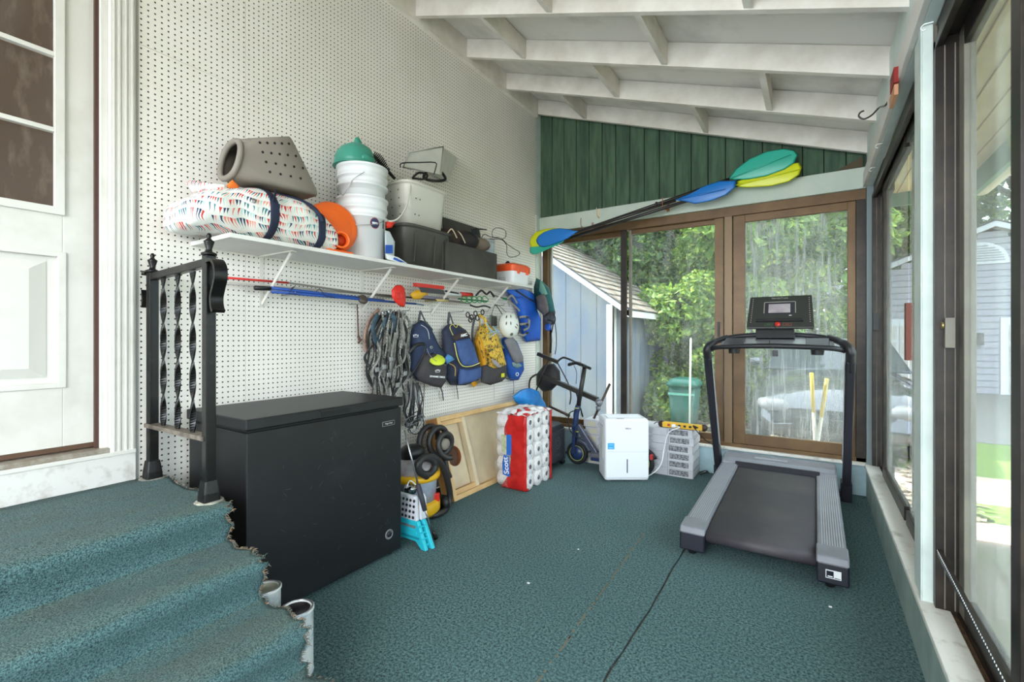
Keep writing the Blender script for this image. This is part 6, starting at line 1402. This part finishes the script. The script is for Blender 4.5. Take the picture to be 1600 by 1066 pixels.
MB().loft([[Vector((vx+(vr+.07)*math.cos(PI*k/14),gy-.05,vz+(vr+.07)*.9*math.sin(PI*k/14))) for k in range(15)]+[Vector((vx-vr-.07,gy-.05,vz-.07)),Vector((vx+vr+.07,gy-.05,vz-.07))],[Vector((vx+(vr+.07)*math.cos(PI*k/14),gy,vz+(vr+.07)*.9*math.sin(PI*k/14))) for k in range(15)]+[Vector((vx-vr-.07,gy,vz-.07)),Vector((vx+vr+.07,gy,vz-.07))]],smooth=False).build('louvre_frame',WG,t)
for k in range(7):
    zz=vz+.0+k*.06; w_=math.sqrt(max(.001,vr**2-((zz+.03-vz)/.9)**2)); MB().box(vx-w_,vx+w_,gy-.075,gy-.05,zz,zz+.03).build('louvre_slat',mat('louvre_grey',(170,172,180),.7),t)
for a,b in ((3.25,5.35),(6.35,8.45)):
    MB().box(a-.12,b+.12,gy-.05,gy-.01,GZ,1.62).build('door_trim',WG,t)
    for k in range(4):
        for j in range(4): w_=(b-a)/4; MB().box(a+j*w_+.03,a+(j+1)*w_-.03,gy-.08,gy-.05,GZ+.03+k*.43,GZ+.40+k*.43).build('door_panel',mat('garage_door_cream',(214,208,204),.6),t)
lm=MB().box(5.78,5.92,gy-.14,gy-.02,.95,1.25).build('wall_lamp',mat('lamp_black',(60,62,66),.4),t)
# car
t=thing('parked_car','dark grey car parked nose toward the porch, beyond the far window','car',(2.65,8.4,GZ))
CARP=mat('car_dark_paint',(70,74,82),.12,.6,coat=1); CG=mat('car_glass',(50,58,66),.05,.3); TY=mat('tyre',(24,24,26),.8)
cx=2.65; st=[(6.25,.62,.28,.50,.0),(6.35,.78,.24,.66,0),(6.6,.86,.2,.82,0),(7.2,.90,.18,.93,0),(7.75,.91,.18,1.0,0),(9.8,.91,.18,1.02,0),(10.6,.86,.2,.98,0),(10.8,.76,.3,.85,0)]
secs=[]
for y,hw,z0,z1,_ in st:
    r=[]
    for k in range(24):
        a=2*PI*k/24; ct_,st_=math.cos(a),math.sin(a); e=3.4; r.append(Vector((cx+hw*math.copysign(abs(ct_)**(2/e),ct_),y,GZ+(z0+z1)/2+(z1-z0)/2*math.copysign(abs(st_)**(2/e),st_))))
    secs.append(r)
MB().loft(secs).build('car_body',CARP,t)
secs=[]
for y,hw,z1 in ((7.6,.78,.98),(8.3,.66,1.38),(8.9,.64,1.46),(9.6,.63,1.44),(10.3,.68,1.02)):
    secs.append([Vector((cx-hw-.06,y,GZ+.95)),Vector((cx+hw+.06,y,GZ+.95)),Vector((cx+hw,y,GZ+z1)),Vector((cx-hw,y,GZ+z1))])
MB().loft(secs,smooth=False).build('cabin_glass',CG,t,bevel=.03)
MB().loft([[Vector((cx-hw,y,GZ+z)),Vector((cx+hw,y,GZ+z)),Vector((cx+hw-.04,y,GZ+z+.03)),Vector((cx-hw+.04,y,GZ+z+.03))] for y,hw,z in ((8.25,.66,1.36),(8.9,.65,1.455),(9.65,.64,1.43))],smooth=False).build('roof',CARP,t)
for sx in (-1,1):
    for yy in (7.0,9.9): MB().lathe([(0,-.1),(.2,-.1),(.31,-.09),(.32,0),(.31,.09),(.2,.1),(0,.1)],(cx+sx*.80,yy,GZ+.32),(1,0,0),24).build('wheel',TY,t)
    MB().loft([rrect((cx+sx*.60,6.30,GZ+.60),X,Z,.14,.06,3,14),rrect((cx+sx*.64,6.42,GZ+.62),X,Z,.16,.07,3,14)]).build('headlamp',mat('lamp_lens',(130,134,140),.1),t)
    MB().loft([rrect((cx+sx*.96,7.85,GZ+1.05),X,Z,.09,.06,3,12),rrect((cx+sx*.95,7.97,GZ+1.05),X,Z,.07,.05,3,12)]).build('mirror',CARP,t)
MB().box(cx-.42,cx+.42,6.215,6.26,GZ+.36,GZ+.50).build('grille',BLK,t,bevel=.01)
# bin, tools outside
t=thing('green_bin','dark green plastic garden bin half hidden in foliage beyond the middle pane','bin',(.92,6.6,GZ))
GB=mat('bin_green',(24,84,72),.4); MB().loft([rrect((.92,6.75,GZ+.06),X,Y,.14,.18,6,28),rrect((.92,6.75,GZ+.74),X,Y,.19,.22,6,28)],smooth=True).build('bin_body',GB,t)
MB().loft([rrect((.92,6.75,GZ+.74),X,Y,.21,.24,6,28),rrect((.92,6.75,GZ+.78),X,Y,.21,.24,6,28),rrect((.92,6.75,GZ+.84),X,Y,.15,.18,5,28)]).build('bin_lid',mat('lid_green',(28,94,80),.4),t)
MB().box(.75,1.09,6.53,6.55,GZ+.62,GZ+.65).build('rim_band',mat('rim_pale_green',(90,160,140),.4),t)
for x in (.79,1.05): MB().lathe([(0,-.03),(.08,-.03),(.08,.03),(0,.03)],(x,6.95,GZ+.08),(1,0,0),14).build('wheel',BLK,t)
o=MB().tube([(1.08,6.3,GZ),(1.10,6.3,1.15)],.012,6).build('pale_stake',mat('stake_pale',(186,190,180),.7),None); tag(o,'thin pale garden stake standing in front of the green bin','stake')
for k,(a,b) in enumerate((((1268,583),(1274,700)),((1292,592),(1276,704)))):
    A_=at(*a,'y',4.62); B_=at(*b,'y',4.72); d=(B_-A_).normalized(); C_=A_.lerp(B_,.52); E_=A_+d*((A_.z-GZ)/(-d.z))
    t=thing('yellow_handled_tool',('yellow handled garden tool leaning outside the right pane, left one of two','yellow handled garden tool leaning outside the right pane, right one of two')[k],'garden tool',tuple(E_))
    MB().tube([A_,C_],.015,8).build('yellow_handle',mat('tool_yellow',(232,200,40),.5),t); MB().tube([C_,E_],.013,8).build('pale_shaft',mat('shaft_pale',(226,224,204),.5),t)
    MB().obox(E_+Vector((-.07,-.012,.0)),(.14,0,0),(0,.024,0),(0,0,.12)).build('tool_blade',GRY,t,bevel=.005)
# trees
def leafmat(name,a,b,c):
    m,nt,bs=nodes(name); v=coord(nt); n1=noise(nt,v,1.3,3); n2=noise(nt,v,14,2)
    col=mixc(nt,ramp(nt,n1,.38,.62),srgb(*a),srgb(*b)); col=mixc(nt,ramp(nt,n2,.52,.68),col,srgb(*c)); nt.links.new(col,bs.inputs['Base Color']); bs.inputs['Roughness'].default_value=.55
    tl=nt.nodes.new('ShaderNodeBsdfTranslucent'); nt.links.new(col,tl.inputs[0]); mx=nt.nodes.new('ShaderNodeMixShader'); mx.inputs[0].default_value=.4
    out=nt.nodes['Material Output']; nt.links.new(bs.outputs[0],mx.inputs[1]); nt.links.new(tl.outputs[0],mx.inputs[2]); nt.links.new(mx.outputs[0],out.inputs[0]); return m
LM=[leafmat('maple_leaves',(92,130,62),(130,166,74),(206,218,100)),leafmat('deep_leaves',(72,108,64),(100,138,76),(170,196,100))]
BK=mat('bark',(92,80,68),.95,c2=(66,58,50),sc=8,bmp=.8,bsc=12)
def leafcloud(n,rx,ry,rz_,size,seed,clumps=26):
    rnd=random.Random(seed); vs=[];fs=[]; cl=[]
    for i in range(clumps):
        th=rnd.uniform(0,2*PI); ph=math.acos(rnd.uniform(-1,1)); r=rnd.uniform(.45,.95); cl.append((Vector((math.sin(ph)*math.cos(th)*rx,math.sin(ph)*math.sin(th)*ry,math.cos(ph)*rz_))*r,rnd.uniform(.28,.5)))
    for i in range(n):
        c0,cr_=cl[rnd.randrange(clumps)]; d=Vector((rnd.gauss(0,1),rnd.gauss(0,1),rnd.gauss(0,.8))); d=d.normalized()*cr_*rnd.uniform(.5,1)**.5
        c=c0+Vector((d.x*rx*.8,d.y*ry*.8,d.z*rz_*.8)); s=size*rnd.uniform(.6,1.3)
        nrm=(d+Vector((rnd.gauss(0,.5),rnd.gauss(0,.5),.5+rnd.gauss(0,.5)))).normalized(); u=nrm.orthogonal().normalized(); u=Matrix.Rotation(rnd.uniform(0,2*PI),3,nrm)@u; v=nrm.cross(u)
        b=len(vs); vs+=[c-u*s,c-u*s*.2+v*s*.55-nrm*s*.15,c+u*s,c-u*s*.2-v*s*.55-nrm*s*.15,]
        fs+=[(b,b+1,b+2,b+3)]
    me=bpy.data.meshes.new('foliage'); me.from_pydata([tuple(p) for p in vs],[],fs); me.update(); return me
LC=[leafcloud(15000,2.4,2.2,2.3,.10,1),leafcloud(15000,2.5,2.2,2.6,.11,2),leafcloud(9000,1.3,1.1,1.5,.075,3,18)]
for m_,k in ((LC[0],0),(LC[1],1),(LC[2],0)): m_.materials.append(LM[k])
trees=[(.9,10.2,2.9,0,1.0,'bright leafy maple filling the middle pane of the far window'),(-1.6,11.0,3.6,1,1.0,'leafy tree rising behind the shed roof'),(1.5,12.4,4.6,0,1.0,'tall leafy tree behind the car, left of the garage'),(4.6,13.2,6.4,1,1.0,'tree crown hanging high before the garage gable'),(-4.6,10.6,4.2,0,1.1,'broad leafy tree far left of the shed'),(.6,14.5,6.2,1,1.4,'tall dark tree at the back, above the maple'),(-3.0,14.5,6.6,0,1.4,'tall pale tree at the back, above the shed'),(2.9,18,6.8,1,1.6,'big dark tree at the back, above the garage roof edge'),(11.5,17,6.2,0,1.6,'broad leafy tree right of the garage'),(8,21.5,7.0,1,1.7,'large tree behind the garage roof'),(14.5,11,4.2,1,1.4,'dark tree at the right edge of the lawn'),(-7,15,4.5,0,1.5,'leafy tree far back to the left'),(-1.0,18,3.0,1,1.5,'low dark tree between the trunks at the back')]
for i,(x,y,z,k,s,lab) in enumerate(trees):
    t=thing('leafy_tree',lab,'tree',(x,y,GZ),group='trees beyond the porch')
    f=bpy.data.objects.new('foliage',LC[k]); link(f,t); f.location=(0,0,z-GZ); f.scale=(s,s,s); f.rotation_euler=(0,0,i*1.3); f['kind']='stuff'
    mb=MB().tube([(x,y,GZ),(x+.05,y,GZ+(z-GZ)*.5),(x+.1,y,z+.3)],[.16*s,.12*s,.06*s],10)
    for j in range(5): a=j*1.26+i; mb.tube([(x+.06,y,z-.9*s),(x+math.cos(a)*.6*s,y+math.sin(a)*.6*s,z-.2*s),(x+math.cos(a)*1.3*s,y+math.sin(a)*1.3*s,z+.6*s)],[.06*s,.04*s,.015*s],6)
    mb.build('trunk',BK,t)
for i,(x,y,z,s,lab) in enumerate(((.55,8.6,.75,.9,'rounded shrub between the shed and the green bin'),(1.5,8.9,.6,.85,'rounded shrub behind the green bin, towards the car'),(-.3,10.2,1.2,1.1,'shrub half behind the shed corner'),(1.0,9.3,2.0,.8,'leafy sapling above the green bin'),(3.0,15.6,.6,1.0,'shrub at the left foot of the garage'),(10.6,14.8,.8,1.2,'shrub right of the garage doors'))):
    t=thing('leafy_shrub',lab,'shrub',(x,y,GZ),group='shrubs in the yard')
    f=bpy.data.objects.new('foliage',LC[2]); link(f,t); f.location=(0,0,z-GZ); f.scale=(s,s,s); f.rotation_euler=(0,0,i*2.1); f['kind']='stuff'
    MB().tube([(x,y,GZ),(x+.03,y,z)],[.04,.02],6).build('stem',BK,t)
